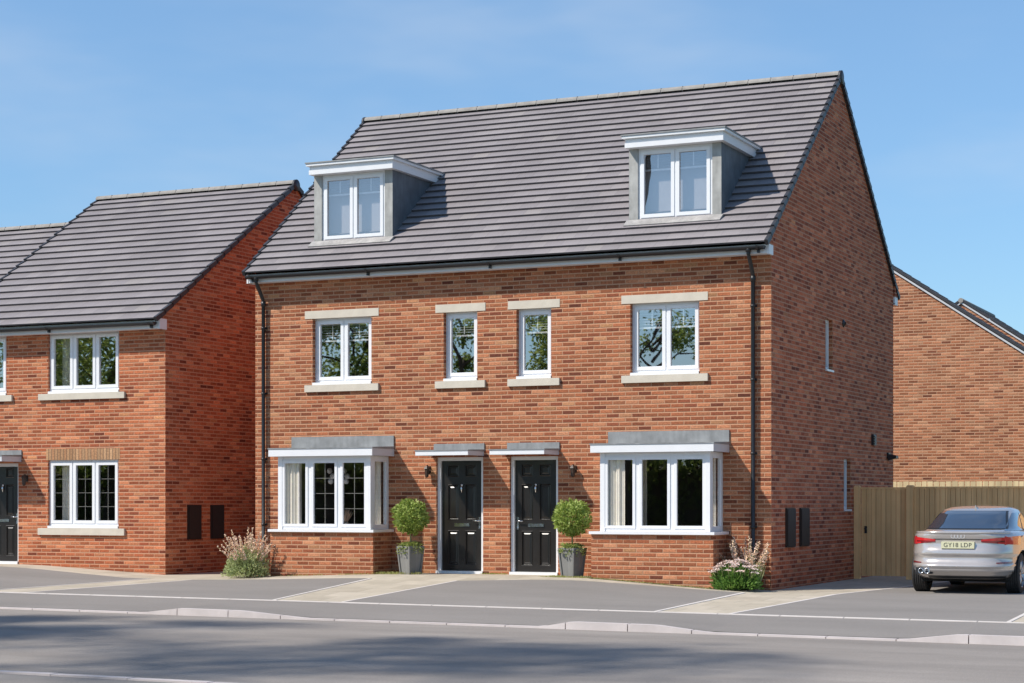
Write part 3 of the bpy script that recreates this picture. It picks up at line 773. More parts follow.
# dormers
SL = (ZR - ZE) / (YR - YE)
def rz(y): return ZE + (y - YE) * SL
def ry(z): return YE + (z - ZE) / SL
for (d0, d1) in ((-2.72, -1.01), (-9.17, -7.47)):
    yf = .38; zt = 7.70; zb = rz(yf) + .0
    mb = MB()
    mb.box(d0, d0 + .165, yf, yf + .14, zb - .05, zt); mb.box(d1 - .165, d1, yf, yf + .14, zb - .05, zt)
    mb.box(d0 + .165, d1 - .165, yf + .02, yf + .12, zb - .05, zb + .0)
    d = mb.build('dormer', 'lead_pale', house)
    for X, t in ((d0, .02), (d1, -.02)):
        ck = MB()
        pts = [(yf + .002, zb - .06), (ry(zt) + .05, zt), (yf + .002, zt)]
        xa, xb = sorted((X + .001, X + t)) if t > 0 else sorted((X - .001, X + t))
        A = [(xa, *p) for p in pts]; Bq = [(xb, *p) for p in pts]
        ck.face(A); ck.face(Bq[::-1])
        for k in range(3): ck.face([A[k], Bq[k], Bq[(k + 1) % 3], A[(k + 1) % 3]])
        sh = -.004 if t > 0 else .004     # the cheek skins stand proud of the piers
        ck.v = [(x + sh, y, z) for x, y, z in ck.v]
        ck.build('dormer_cheek', 'lead_blue', d)
    ap = MB(); dyn, dzn = -SL / math.hypot(1, SL), 1 / math.hypot(1, SL)
    y0, y1 = yf - .12, yf + .02; o = .066
    ap.hexa([(d0 - .05, y0 + dyn * .03, rz(y0) + dzn * .03), (d1 + .02, y0 + dyn * .03, rz(y0) + dzn * .03), (d1 + .04, y1, rz(y1) + .03), (d0 - .04, y1, rz(y1) + .03),
             (d0 - .05, y0 + dyn * o, rz(y0) + dzn * o), (d1 + .02, y0 + dyn * o, rz(y0) + dzn * o), (d1 + .04, y1 + dyn * o, rz(y1) + dzn * o), (d0 - .04, y1 + dyn * o, rz(y1) + dzn * o)])
    ap.build('lead_apron', 'lead_apron', d)
    w = window(house, d0 + .165, d1 - .165, zb + .0, zt, yf, 2, rec=.03, glass='glass_dormer')
    ro = MB(); yb2 = ry(7.90) + .10
    ro.box(d0 - .075, d1 + .145, yf - .225, yb2, 7.905, 7.928); ro.build('dormer_roof', 'lead', d)
    fa = MB()
    fa.box(d0 - .06, d1 + .13, yf - .21, yb2 - .06, 7.860, 7.904)
    fa.box(d0 - .01, d1 + .08, yf - .15, yb2 - .10, 7.785, 7.859)
    fa.box(d0 - .018, d1 + .09, yf - .17, yb2 - .22, 7.70, 7.784)
    bevel(fa.build('fascia', 'white_trim', d), .006)
    ln = MB(); ln.box(d0 + .1, d1 - .1, yf + .22, yf + .25, zb - .1, zt); ln.build('dormer_lining', 'dormer_pale', d)
# side wall pieces: narrow windows, meter boxes, vents, lamp
for (ya, yb, za, zb) in side:
    mb = MB(); xx = -.075
    mb.box(xx - .06, xx, ya + .002, ya + .055, za + .04, zb); mb.box(xx - .06, xx, yb - .055, yb - .002, za + .04, zb); mb.box(xx - .06, xx, ya + .055, yb - .055, zb - .055, zb); mb.box(xx - .06, xx, ya + .055, yb - .055, za + .04, za + .09)
    mb.box(xx - .06, .03, ya + .004, yb - .004, za + .003, za + .038)
    w = mb.build('window', 'white', house); bevel(w, .004)
    p = MB(); p.face([(xx - .03, ya + .05, za + .08), (xx - .03, yb - .05, za + .08), (xx - .03, yb - .05, zb - .05), (xx - .03, ya + .05, zb - .05)]); p.build('pane', 'glass_up', w)
def meter(root, X, ya, yb, za, zb):
    mb = MB(); mb.box(X + .001, X + .035, ya, yb, za, zb); mb.box(X + .0352, X + .048, ya + .02, yb - .02, za + .02, zb - .02)
    o = mb.build('meter_box', 'meter', root); bevel(o, .006)
    k = MB(); k.lathe([(.012, 0), (.012, .006), (.001, .006)], (X + .048, yb - .06, (za + zb) / 2), 'x', 8); k.build('lock', 'black_plastic', o)
meter(house, 0, .82, 1.34, .68, 1.36); meter(house, 0, 1.68, 2.22, .68, 1.36)
mb = MB(); mb.lathe([(.001, .03), (.05, .03), (.075, .012), (.075, 0)], (0.001, 4.68, 4.89), 'x', 14); mb.lathe([(.03, .05), (.045, .03)], (0, 4.68, 4.89), 'x', 14); mb.build('vent', 'black_plastic', house)
mb = MB(); mb.box(.001, .05, 6.86, 7.08, 2.62, 2.84); 
for i in range(4): mb.hexa([(.05, 6.88, 2.64 + i * .05), (.05, 7.06, 2.64 + i * .05), (.065, 7.06, 2.63 + i * .05), (.065, 6.88, 2.63 + i * .05), (.05, 6.88, 2.67 + i * .05), (.05, 7.06, 2.67 + i * .05), (.065, 7.06, 2.655 + i * .05), (.065, 6.88, 2.655 + i * .05)])
mb.build('vent', 'black_plastic', house)
mb = MB(); mb.box(.001, .04, 8.18, 8.34, 2.38, 2.50); mb.hexa([(.03, 8.16, 2.34), (.20, 8.16, 2.38), (.20, 8.36, 2.38), (.03, 8.36, 2.34), (.03, 8.16, 2.47), (.20, 8.16, 2.44), (.20, 8.36, 2.44), (.03, 8.36, 2.47)]); mb.build('wall_light', 'black_plastic', house)

# things hung inside the glass
for (lab, a, b, mids) in (('raised slatted blind in the wide upper window above the right bay', -2.47, -1.36, (.24, .76)), ('raised slatted blind in the wide upper window above the left bay', -8.90, -7.79, (.24, .76)),
                    ('raised slatted blind in the narrow window above the right black door', -4.66, -4.13, (.5,)), ('raised slatted blind in the narrow window above the left black door', -6.13, -5.59, (.5,))):
    blind(lab, a, b, 4.84, .165, .30, mids)
for (lab, a, b) in (('raised slatted blind in the window of the right dormer', -2.52, -1.25), ('raised slatted blind in the window of the left dormer', -8.97, -7.68)):
    blind(lab, a, b, 7.655, .49, .30, (.24, .76))
curtain('cream curtain drawn aside behind the left light of the left bay', -9.22, -8.90, .99, 2.27, -.632)
curtain('cream curtain drawn aside behind the left light of the right bay', -2.75, -2.40, .99, 2.27, -.632)
curtain('wide cream curtain hanging deeper in the room behind the middle light of the right bay', -2.80, -2.58, .5, 2.3, .9)
curtain('narrow cream curtain gathered beside the right return pane of the left bay', -7.64, -7.40, .99, 2.25, -.20)
curtain('narrow cream curtain gathered beside the right return pane of the right bay', -1.15, -.91, .99, 2.25, -.20)

t = thing('pendant_lamp', 'cluster of pale glass globes hanging inside the left bay', 'lamp', (-8.62, .35, 2.1))
mb = MB(); mb.tube([(-8.62, .35, 2.49), (-8.62, .35, 1.98)], .008, 6)
rnd = random.Random(9)
for k in range(9):
    a = k * .7; mb.tube([(-8.62, .35, 1.98), (-8.62 + .17 * math.cos(a), .35 + .17 * math.sin(a), 1.86 + .10 * (k % 3))], .004, 4)
mb.build('arms', 'black_plastic', t)
for k in range(9):
    mb = MB()
    a = k * .7; mb.lathe([(.001, -.055), (.035, -.043), (.055, 0), (.035, .043), (.001, .055)], (-8.62 + .17 * math.cos(a), .35 + .17 * math.sin(a), 1.86 + .10 * (k % 3)), 'z', 12)
    mb.build('globe', 'blind', t)
t = thing('side_table', 'wooden side table in the room behind the left bay', 'table', (-8.6, .45, .15))
mb = MB(); mb.box(-9.15, -8.05, .25, .75, .83, .87)
bevel(mb.build('tabletop', 'fence_pale', t), .006)
for xx in (-9.10, -8.12):
    for yy in (.30, .68):
        mb = MB(); mb.box(xx, xx + .05, yy, yy + .05, .15, .829); mb.build('leg', 'fence_pale', t)
t = thing('vase', 'pale round vase of dried stems on the table behind the left bay', 'vase', (-8.50, .45, .871))
mb = MB(); mb.lathe([(.001, 0), (.05, .0), (.085, .07), (.075, .14), (.035, .19), (.04, .21), (.03, .20)], (-8.50, .45, .871), 'z', 18); mb.build('pot', 'stone', t)
mb = MB(); spk = random.Random(4)
for k in range(70):
    a = spk.uniform(0, 6.28); q = spk.uniform(.02, .16); mb.leaf((-8.50, .45, 1.06), (q * math.cos(a), q * math.sin(a), .25), (spk.uniform(-1, 1), spk.uniform(-1, 1), .2), spk.uniform(.18, .32), .02)
mb.build('stems', 'spike', t)

# ================================================================== LEFT HOUSE
LX0, LX1, LD = -17.57, -12.33, 9.68
lh = thing('brick_house', 'two storey red brick house with long grey roof, left of the tall pair', 'house', (-14.95, 4.84, 0))
lfront = [(-15.19, -13.44, 3.66, 4.885), (-17.35, -16.26, 3.66, 4.885), (-15.2, -13.455, .94, 2.32), (-16.90, -15.953, .18, 2.262)]
house_walls(lh, 'wall', LX0, LX1, 0, LD, -.25, 4.90, 8.43, lfront, mat='brick_red', zg=5.23)
LYE, LZE, LYR, LZR, LN = -.35, 5.02, 4.84, 8.45, 20
mb = MB(); roof_slopes(mb, LX0 - .02, LX1 + .02, LYE, LZE, LYR, LZR, LN); lr = mb.build('roof', ['tile', 'tile_edge_shade'], lh)
for xv in (LX1, LX0 - .06):
    for sd in (1, -1):
        mb = MB(); verge(mb, xv, .06, LYE, LZE, LYR, LZR, LN, (sd,)); mb.build('verge_trim', 'verge', lr)
ridge(lr, LX0 - .05, LX1 + .03, LYR, LZR + .008, .095)
mb = MB(); mb.lathe([(.001, .0), (.13, .0), (.13, .05), (.001, .05)], (LX1 + .015, LYR, LZR - .02), 'x', 16); mb.build('ridge_end_cap', 'verge', lr)
mb = MB(); mb.box(LX0, LX1 + .03, -.235, -.215, 4.865, 5.03); mb.box(LX0, LX1 + .03, -.214, -.002, 4.87, 4.888)
mb.hexa([(LX1 + .002, -.245, 4.855), (LX1 + .037, -.245, 4.855), (LX1 + .037, -.002, 4.855), (LX1 + .002, -.002, 4.855), (LX1 + .002, -.245, 5.06), (LX1 + .037, -.245, 5.06), (LX1 + .037, -.002, 5.06), (LX1 + .002, -.002, 5.06)])
mb.build('fascia', 'white_trim', lh)
mb = MB(); mb.hexa([(LX1 + .003, -.245, 5.061), (LX1 + .036, -.245, 5.061), (LX1 + .036, -.002, 5.061), (LX1 + .003, -.002, 5.061), (LX1 + .003, -.245, 5.082), (LX1 + .036, -.245, 5.082), (LX1 + .036, -.002, 5.235), (LX1 + .003, -.002, 5.235)]); mb.build('brick_corbel', 'brick_red', lh)
gutter(lh, LX0, LX1 - .02, -.315, 4.985)
window(lh, -15.19, -13.44, 3.66, 4.885, 0, 3, rec=.05, cill=True); stone(lh, 'stone_sill', -15.41, -13.285, 3.535, 3.662, .05, .13)
window(lh, -17.35, -16.26, 3.66, 4.885, 0, 2, rec=.05); stone(lh, 'stone_sill', -17.5, -16.09, 3.535, 3.662, .05, .13)
window(lh, -15.2, -13.455, .94, 2.32, 0, 3, rec=.05, glass='glass_low', bars=True); stone(lh, 'stone_sill', -15.42, -13.287, .805, .942, .05, .13)
mb = MB(); mb.face([(-15.24, -.006, 2.318), (-13.42, -.006, 2.318), (-13.42, -.006, 2.545), (-15.24, -.006, 2.545)], uv=[(-15.24, .037), (-13.42, .037), (-13.42, .263), (-15.24, .263)])
mb.face([(-13.42, -.006, 2.318), (-13.42, .0, 2.318), (-13.42, .0, 2.545), (-13.42, -.006, 2.545)]); mb.face([(-15.24, 0, 2.545), (-15.24, -.006, 2.545), (-13.42, -.006, 2.545), (-13.42, 0, 2.545)]); mb.face([(-15.24, -.006, 2.318), (-15.24, .12, 2.318), (-13.42, .12, 2.318), (-13.42, -.006, 2.318)])
mb.build('lintel', 'soldier', lh)
front_door(lh, -16.90, -15.953, .215, 2.262, True); canopy(lh, -17.05, -15.86, 2.29, 2.40, 2.53, .62, 'grey_trim')
lantern(lh, -15.73, 1.95)
meter(lh, LX1, .74, 1.20, .72, 1.41); meter(lh, LX1, 1.56, 2.02, .72, 1.41)
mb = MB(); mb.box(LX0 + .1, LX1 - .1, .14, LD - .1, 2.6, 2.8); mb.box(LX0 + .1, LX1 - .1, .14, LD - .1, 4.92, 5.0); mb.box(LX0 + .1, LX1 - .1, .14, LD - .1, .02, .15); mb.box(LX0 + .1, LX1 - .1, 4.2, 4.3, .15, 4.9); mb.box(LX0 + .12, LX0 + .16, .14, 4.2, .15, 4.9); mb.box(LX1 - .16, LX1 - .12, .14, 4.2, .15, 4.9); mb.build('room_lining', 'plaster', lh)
curtain('grey cream curtain at the left light of the left house ground window', -15.06, -14.78, .95, 2.25, .27)
curtain('pale curtain at the left light of the left house upper window', -15.05, -14.76, 3.72, 4.82, .27)

# neighbour attached on the far left: only its lower roof shows
nb = thing('brick_house', 'lower grey roofed house attached at the far left edge', 'house', (-20.3, 4.84, 0))
NX0, NX1 = -22.9, -17.571
house_walls(nb, 'wall', NX0, NX1, .25, LD - .25, -.25, 4.4, 7.85, [(-20.9, -19.2, 3.15, 4.36), (-20.9, -19.2, .94, 2.32)])
mb = MB(); roof_slopes(mb, NX0, NX1 - .045, -.35, 4.48, LYR, 7.905, 20); r2 = mb.build('roof', ['tile', 'tile_edge_shade'], nb)
ridge(r2, NX0, NX1 - .05, LYR, 7.913, .095)
window(nb, -20.9, -19.2, 3.15, 4.36, .25, 3); window(nb, -20.9, -19.2, .94, 2.32, .25, 3)
mb = MB(); mb.box(NX0, NX1, -.235, -.215, 4.33, 4.49); mb.box(NX0, NX1, -.214, .248, 4.335, 4.35); mb.build('fascia', 'white_trim', nb)

# ================================================================== HOUSES BEHIND
def back_house(label, xa, za, half, ze, y0, L, name='brick_house'):
    sl = (za - ze) / half
    o = thing(name, label, 'house', (xa, y0 + L / 2, 0))
    mb = MB(); xl, xr = xa - half, xa + half
    q = [(xl, -.2), (xr, -.2), (xr, ze), (xa, za), (xl, ze)]
    mb.face([(a, y0, b) for a, b in q], uv=q); mb.face([(a, y0 + L, b) for a, b in q[::-1]], uv=q[::-1])
    for X in (xl, xr): mb.face([(X, y0, -.2), (X, y0 + L, -.2), (X, y0 + L, ze), (X, y0, ze)], uv=[(y0, -.2), (y0 + L, -.2), (y0 + L, ze), (y0, ze)])
    mb.build('wall', 'brick_warm', o)
    # roof: build along Y by swapping axes
    t = MB(); roof_slopes(t, y0 - .02, y0 + L + .02, -half - .3, ze - .3 * sl + .06, 0, za + .06, 22, t0=.022, lip=.012)
    t.v = [(xa - y, x, z) for x, y, z in t.v]
    rf = t.build('roof', ['slate', 'verge'], o)
    g = MB(); s0 = []
    for sd in (1, -1):
        x1 = xa + sd * (half + .3); z1 = ze - .3 * sl
        for (ya, yb, dz0, dz1, m) in ((y0 - .05, y0 - .021, -.02, .034, 0), (y0 - .07, y0 + .05, .055, .125, 1)):
            a = [(xa, ya, za + dz0), (x1, ya, z1 + dz0), (x1, yb, z1 + dz0), (xa, yb, za + dz0)]; b = [(p[0], p[1], p[2] + dz1 - dz0) for p in a]
            if sd == -1: a = a[::-1]; b = b[::-1]
            g.hexa(a + b, m)
    g.build('verge_trim', ['grey_trim', 'verge'], rf)
    c = MB(); c.tube([(xa, y0 - .08, za + .07), (xa, y0 + L + .08, za + .05)], .075, 12); c.build('ridge_tiles', 'ridge', rf)
    return o
BHX, BHZ = -3.7, 8.52
back_house('nearer sunlit brick gable house with dark sloping roof behind the fence', BHX, BHZ, 5.1, BHZ - 5.1 * .672, 17.5, 2.7)
back_house('smaller roof peak of a brick house behind the nearer back gable', -2.05, 7.43, 4.2, 4.60, 26.0, 5.0)

# ================================================================== FENCES
YF = 5.53
gate = thing('garden_gate', 'brown boarded side gate closed between brick wall and fence post', 'gate', (.55, YF, -.02))
mb = MB()
n = 9
for i in range(n):
    a = .14 + (1.02 - .14) * i / n; b = .14 + (1.02 - .14) * (i + 1) / n - .010
    mb.box(a, b, YF, YF + .022, .03, 1.72)
mb.box(.145, 1.015, YF + .0225, YF + .0228, .03, 1.71)
for z in (.3, 1.0, 1.5): mb.box(.15, 1.01, YF + .023, YF + .06, z, z + .1)
bevel(mb.build('boards', 'fence', gate), .003, 1)
mb = MB(); mb.box(.13, 1.03, YF - .012, YF + .04, 1.722, 1.755); bevel(mb.build('top_rail', 'fence', gate), .004)
mb = MB(); mb.box(.20, .25, YF - .012, YF - .0005, .86, 1.00); mb.tube([(.225, YF - .01, .95), (.225, YF - .05, .95)], .02, 8); mb.tube([(.205, YF - .05, .95), (.245, YF - .05, .95)], .016, 8); mb.build('latch', 'black_plastic', gate)
def post(label, x, y, z0, z1, w=.11, mat='fence'):
    mb = MB(); mb.box(x - w / 2, x + w / 2, y - w / 2, y + w / 2, z0, z1); mb.hexa([(x - w / 2, y - w / 2, z1 + .001), (x + w / 2, y - w / 2, z1 + .001), (x + w / 2, y + w / 2, z1 + .001), (x - w / 2, y + w / 2, z1 + .001), (x - w / 2 + .02, y - w / 2 + .02, z1 + .02), (x + w / 2 - .02, y - w / 2 + .02, z1 + .02), (x + w / 2 - .02, y + w / 2 - .02, z1 + .02), (x - w / 2 + .02, y + w / 2 - .02, z1 + .02)])
    o = bevel(mb.build('fence_post', mat), .006); return tag(o, label, 'fence post')
post('timber post fixed to the brick side wall at the gate hinge', .062, YF - .01, -.1, 1.77, .115)
post('thick timber post between the side gate and the fence run', 1.10, YF - .01, -.1, 1.775, .135)
fe = thing('boarded_fence', 'brown vertical board fence running behind the silver car', 'fence', (5.0, YF, -.03))
mb = MB(); x = 1.175
while x < 9.0:
    w = random.uniform(.095, .105); mb.box(x, x + w - .007, YF + random.uniform(-.006, .006), YF + .018, -.06, 1.735); x += w
mb.box(1.175, 9.0, YF + .019, YF + .024, -.06, 1.73)
for z in (.3, 1.45): mb.box(1.175, 9.0, YF + .025, YF + .07, z, z + .1)
mb.build('boards', 'fence', fe)
mb = MB(); mb.box(1.17, 9.0, YF - .02, YF + .045, 1.737, 1.765); mb.build('top_rail', 'fence', fe)
f2 = thing('boarded_fence', 'pale sunlit board fence showing as a strip above the brown fence', 'fence', (4.0, 14.0, 0))
mb = MB(); x = -3.0
while x < 10:
    w = random.uniform(.13, .15); mb.box(x, x + w - .018, 14.0 + random.uniform(-.006, .006), 14.02, 0, 1.96 + random.uniform(-.006, .006)); x += w
mb.build('boards', 'fence_pale', f2)
mb = MB(); mb.box(-3, 10, 14.03, 14.07, 1.5, 1.6); mb.box(-3, 10, 14.03, 14.07, .4, .5); mb.build('rail', 'fence_pale', f2)

# ================================================================== PLANTERS, TOPIARY, SHRUBS
def planter(label, x, y, rot):
    z = hz(x, y); mb = MB()
    wb, wt, H = .116, .158, .47
    def sq(w, h): return [(-w, -w, h), (w, -w, h), (w, w, h), (-w, w, h)]
    lv = [(wb, .0), (wt, H), (wt + .02, H + .002), (wt + .02, H + .04), (wt - .03, H + .04), (wt - .04, H - .06)]
    for (a, ha), (b, hb) in zip(lv, lv[1:]):
        A, Bq = sq(a, ha), sq(b, hb)
        for k in range(4):
            k2 = (k + 1) % 4; mb.face([A[k], A[k2], Bq[k2], Bq[k]], uv=[(-a if i in (0, 3) else a, h) for i, h in ((0, ha), (1, ha), (2, hb), (3, hb))])
    mb.face(sq(wb, 0)[::-1])
    for k in range(4):   # corner battens
        sx, sy = ((-1, -1), (1, -1), (1, 1), (-1, 1))[k]
        a = [(sx * (wb + .006) + i, sy * (wb + .006) + j, .004) for i, j in ((-.016, -.016), (.016, -.016), (.016, .016), (-.016, .016))]
        b = [(sx * (wt + .006) + i, sy * (wt + .006) + j, H) for i, j in ((-.016, -.016), (.016, -.016), (.016, .016), (-.016, .016))]
        mb.hexa(a + b)
    o = mb.build('planter', 'pot', origin=(0, 0, 0)); o.location = (x, y, z); o.rotation_euler = (0, 0, rot); tag(o, label, 'planter', 'tapered grey planters beside the doors')
    s = MB(); s.face(sq(wt - .035, H - .02)); s.build('soil', 'soil', o, origin=(0, 0, 0)); o.children[0].location = (0, 0, 0)
    return o
def topiary(label, x, y, seed):
    rnd = random.Random(seed); z0 = hz(x, y) + .45
    t = thing('topiary_tree', label, 'plant', (x, y, z0), 'clipped ball trees in planters')
    s = MB(); s.tube([(x, y, z0 - .04), (x + .008, y - .01, z0 + .15), (x - .008, y + .01, z0 + .35), (x, y, z0 + .50)], [.018, .016, .014, .012], 8)
    for k in range(5):
        a = k * 1.25; s.tube([(x, y, z0 + .40), (x + .12 * math.cos(a), y + .12 * math.sin(a), z0 + .56)], [.010, .005], 5)
    s.build('stem', 'stem', t)
    c = MB(); C = Vector((x, y, z0 + .575)); Rr = .305
    for i in range(2900):
        v = Vector((rnd.gauss(0, 1), rnd.gauss(0, 1), rnd.gauss(0, 1))).normalized()
        r = Rr * (rnd.uniform(.72, 1.02) if i % 4 else rnd.uniform(.4, .8)) * (1 + .09 * math.sin(6 * v.x + seed) * math.sin(5 * v.z + seed) + .05 * math.sin(9 * v.y + seed * 2))
        if v.z < -.55: r *= .93
        d = (v + Vector((rnd.uniform(-.9, .9), rnd.uniform(-.9, .9), rnd.uniform(-.5, .9)))).normalized()
        c.leaf(C + v * r, d, v + Vector((rnd.uniform(-.4, .4),) * 3), rnd.uniform(.04, .075), rnd.uniform(.026, .044))
    c.build('crown', 'leaf_ball', t)
    u = MB()
    for i in range(900):
        a = rnd.uniform(0, 6.283); q = rnd.uniform(.02, .20); hh = rnd.uniform(-.02, .085)
        if q > .15: hh -= rnd.uniform(0, .12)
        q2 = q * (1.12 if q > .15 else 1)
        u.leaf((x + q2 * math.cos(a), y + q2 * math.sin(a), z0 + .04 + hh), (math.cos(a) + rnd.uniform(-.5, .5), math.sin(a) + rnd.uniform(-.5, .5), rnd.uniform(-.6, .9)), (rnd.uniform(-1, 1), rnd.uniform(-1, 1), 1), rnd.uniform(.035, .07), rnd.uniform(.02, .035))
    u.build('underplanting', 'leaf_trail', t)
planter('tapered grey planter standing left of the left black door', -6.57, -.60, R(-22)); planter('tapered grey planter standing right of the right black door', -3.39, -.62, R(-16))
topiary('clipped ball tree in the planter left of the left black door', -6.57, -.60, 3); topiary('clipped ball tree in the planter right of the right black door', -3.39, -.62, 11)

def spikes(mb, rnd, x, y, z, n, spread, h0, h1, head=.22, lean=.5):
    for i in range(n):
        a = rnd.uniform(0, 6.283); q = spread * math.sqrt(rnd.random()); hh = rnd.uniform(h0, h1) * (1 - .35 * q / spread * rnd.random())
        bx, by = x + q * .45 * math.cos(a), y + q * .45 * math.sin(a); tx, ty = x + q * (1 + lean * .5) * math.cos(a), y + q * (1 + lean * .5) * math.sin(a)
        p0 = Vector((bx, by, z)); p2 = Vector((tx, ty, z + hh)); p1 = (p0 + p2) * .5 + Vector(((bx - tx) * .12, (by - ty) * .12, .06))
        mb.tube([p0, p1, p2], [.005, .004, .003], 4, m=1)
        for k in range(34):
            f = rnd.random(); f2 = 1 - f * head / hh * 1.1
            p = p1 + (p2 - p1) * max(0, min(1, (f2 - .5) * 2)) if f2 > .5 else p1
            d = Vector((rnd.uniform(-1, 1), rnd.uniform(-1, 1), rnd.uniform(.2, 1.2)))
            mb.leaf(p, d, (rnd.uniform(-1, 1), rnd.uniform(-1, 1), .3), rnd.uniform(.03, .055) * (1.15 - .5 * (1 - f)), .026, m=0 if rnd.random() < .85 else 2)
def shrub_leaves(mb, rnd, x, y, z, n, rx, ry, h, L=.08, m=0):
    for i in range(n):
        a = rnd.uniform(0, 6.283); e = math.acos(rnd.uniform(0, 1)); r = rnd.uniform(.55, 1.03)
        v = Vector((math.cos(a) * math.sin(e), math.sin(a) * math.sin(e), math.cos(e)))
        lump = 1 + .16 * math.sin(5 * a + x * 3) * math.sin(4 * e + 1)
        p = Vector((x + v.x * rx * r * lump, y + v.y * ry * r * lump, z + .02 + v.z * h * r * lump))
        mb.leaf(p, v + Vector((rnd.uniform(-.8, .8), rnd.uniform(-.8, .8), rnd.uniform(-.2, 1))), (rnd.uniform(-1, 1), rnd.uniform(-1, 1), rnd.uniform(0, 1)), L * rnd.uniform(.6, 1.2), L * rnd.uniform(.28, .42), m)
rnd = random.Random(21)
sx, sy = -9.80, -1.0; sz = hz(sx, sy)
t = thing('flowering_shrub', 'sage green shrub with peach flower spikes at the left bay corner', 'plant', (sx, sy, sz))
mb = MB(); shrub_leaves(mb, rnd, sx, sy, sz, 3400, .42, .33, .50, .070); mb.build('foliage', 'leaf_shrub', t)
mb = MB(); spikes(mb, rnd, sx, sy, sz, 58, .46, .60, .96, .30, .7); mb.build('flower_spikes', ['spike', 'stem', 'flower_pink'], t)
rnd = random.Random(33)
sx, sy = -.42, -.62; sz = hz(sx, sy)
t = thing('flowering_bush', 'low green bush topped with pinkish white flower heads at the right bay', 'plant', (sx, sy, sz))
mb = MB(); shrub_leaves(mb, rnd, sx, sy, sz, 2600, .40, .30, .36, .085)
mb.build('foliage', 'leaf_bright', t)
mb = MB()
for i in range(60):
    a = rnd.uniform(0, 6.283); q = math.sqrt(rnd.random()); hx, hy = sx + .43 * q * math.cos(a), sy + .33 * q * math.sin(a); hh = sz + .50 - .20 * q * q + rnd.uniform(-.03, .03)
    mb.tube([(hx * .8 + sx * .2, hy * .8 + sy * .2, sz + .2), (hx, hy, hh)], .005, 4, m=1)
    for k in range(46):
        b = rnd.uniform(0, 6.283); rr = .070 * math.sqrt(rnd.random())
        mb.leaf((hx + rr * math.cos(b), hy + rr * math.sin(b), hh + .02 * (1 - rr / .07) + rnd.uniform(-.008, .008)), (rnd.uniform(-1, 1), rnd.uniform(-1, 1), rnd.uniform(.1, .8)), (rnd.uniform(-.5, .5), rnd.uniform(-.5, .5), 1), .026, .02, m=0 if rnd.random() < .6 else 2)
mb.build('flower_heads', ['flower_white', 'stem', 'flower_pink'], t)
rnd = random.Random(44)
sx, sy = -.36, -.26; sz = hz(sx, sy)
t = thing('feathery_grass', 'tall thin plant with dry pinkish seed spikes behind the low white bush', 'plant', (sx, sy, sz))
mb = MB()
for i in range(420):
    a = rnd.uniform(0, 6.283); q = .22 * rnd.random(); L = rnd.uniform(.2, .55)
    p = Vector((sx + q * math.cos(a), sy + q * .6 * math.sin(a), sz)); mb.leaf(p, (math.cos(a) * .35, math.sin(a) * .3 - .1, 1), (math.sin(a), math.cos(a), .1), L, .012)
mb.build('foliage', 'leaf_shrub', t)
mb = MB(); spikes(mb, rnd, sx, sy, sz, 46, .40, .66, 1.0, .34, .35); mb.build('seed_spikes', ['spike', 'stem', 'flower_pink'], t)
# thin grass growing along the wall bases
rnd = random.Random(55); mb = MB()
def tuft(x, y, n, r, L):
    for i in range(n):
        a = rnd.uniform(0, 6.283); q = r * rnd.random(); px, py = x + q * math.cos(a) * 1.6, y + q * math.sin(a)
        mb.leaf((px, py, hz(px, py)), (rnd.uniform(-.6, .6), rnd.uniform(-.6, .6), 1), (rnd.uniform(-1, 1), rnd.uniform(-1, 1), 0), L * rnd.uniform(.5, 1.2), .010)
for i in range(210):
    f = rnd.random(); x = -3.9 + 3.1 * f; tuft(x, -.79 - rnd.random() * .08, 5, .05, .026)
for i in range(60): tuft(rnd.uniform(-7.25, -6.35), rnd.uniform(-.78, -.45) , 10, .06, .055)
for i in range(70): tuft(rnd.uniform(-3.75, -3.05), rnd.uniform(-.85, -.6), 6, .06, .04)
for i in range(40): tuft(rnd.uniform(-5.4, -4.9), rnd.uniform(-.10, -.03), 6, .03, .03)
for i in range(50): tuft(rnd.uniform(-9.4, -7.3), rnd.uniform(-.80, -.74), 6, .03, .03)
o = mb.build('grass', 'grass', origin=(0, 0, 0), kind='stuff'); o['label'] = 'short grass growing along the foot of the brick walls'; o['category'] = 'grass'
sheet('soil', 'earth', [(-3.0, -.86), (-.9, -.86), (-.3, -.86), (-.3, -.02), (-3.0, -.02)], .004)

# ================================================================== CAR
CARX, CARY = 3.14, -.12
car = thing('parked_car', 'silver hatchback saloon parked on the drive with its tail to the road', 'car', (0, 0, 0))
Yc = 2.35
# z, y_rear, y_front, half width
CS = [(.235, .36, 4.30, .74), (.245, .28, 4.45, .80), (.275, .17, 4.60, .85), (.325, .10, 4.66, .885), (.355, .075, 4.69, .895), (.37, .035, 4.70, .905), (.405, .018, 4.70, .912), (.42, .022, 4.70, .913), (.435, .0, 4.70, .916),
      (.475, .0, 4.70, .92), (.49, .035, 4.69, .918), (.56, .065, 4.67, .922), (.615, .080, 4.66, .925), (.635, .055, 4.65, .926), (.66, .046, 4.64, .926), (.72, .075, 4.60, .924), (.80, .105, 4.50, .920), (.86, .10, 4.30, .912), (.92, .085, 3.95, .892), (.965, .07, 3.70, .858),
      (.990, .075, 3.62, .835), (1.004, .12, 3.58, .815), (1.014, .26, 3.55, .775), (1.04, .42, 3.50, .735), (1.10, .60, 3.38, .71), (1.19, .86, 3.18, .675), (1.28, 1.14, 2.95, .632), (1.35, 1.42, 2.72, .585), (1.392, 1.75, 2.50, .50), (1.412, 2.05, 2.35, .34), (1.418, 2.15, 2.25, .12)]
def expo(z): return (5.0, 4.2) if z < .98 else ((4.6, 3.6) if z < 1.05 else (4.0, 3.6))
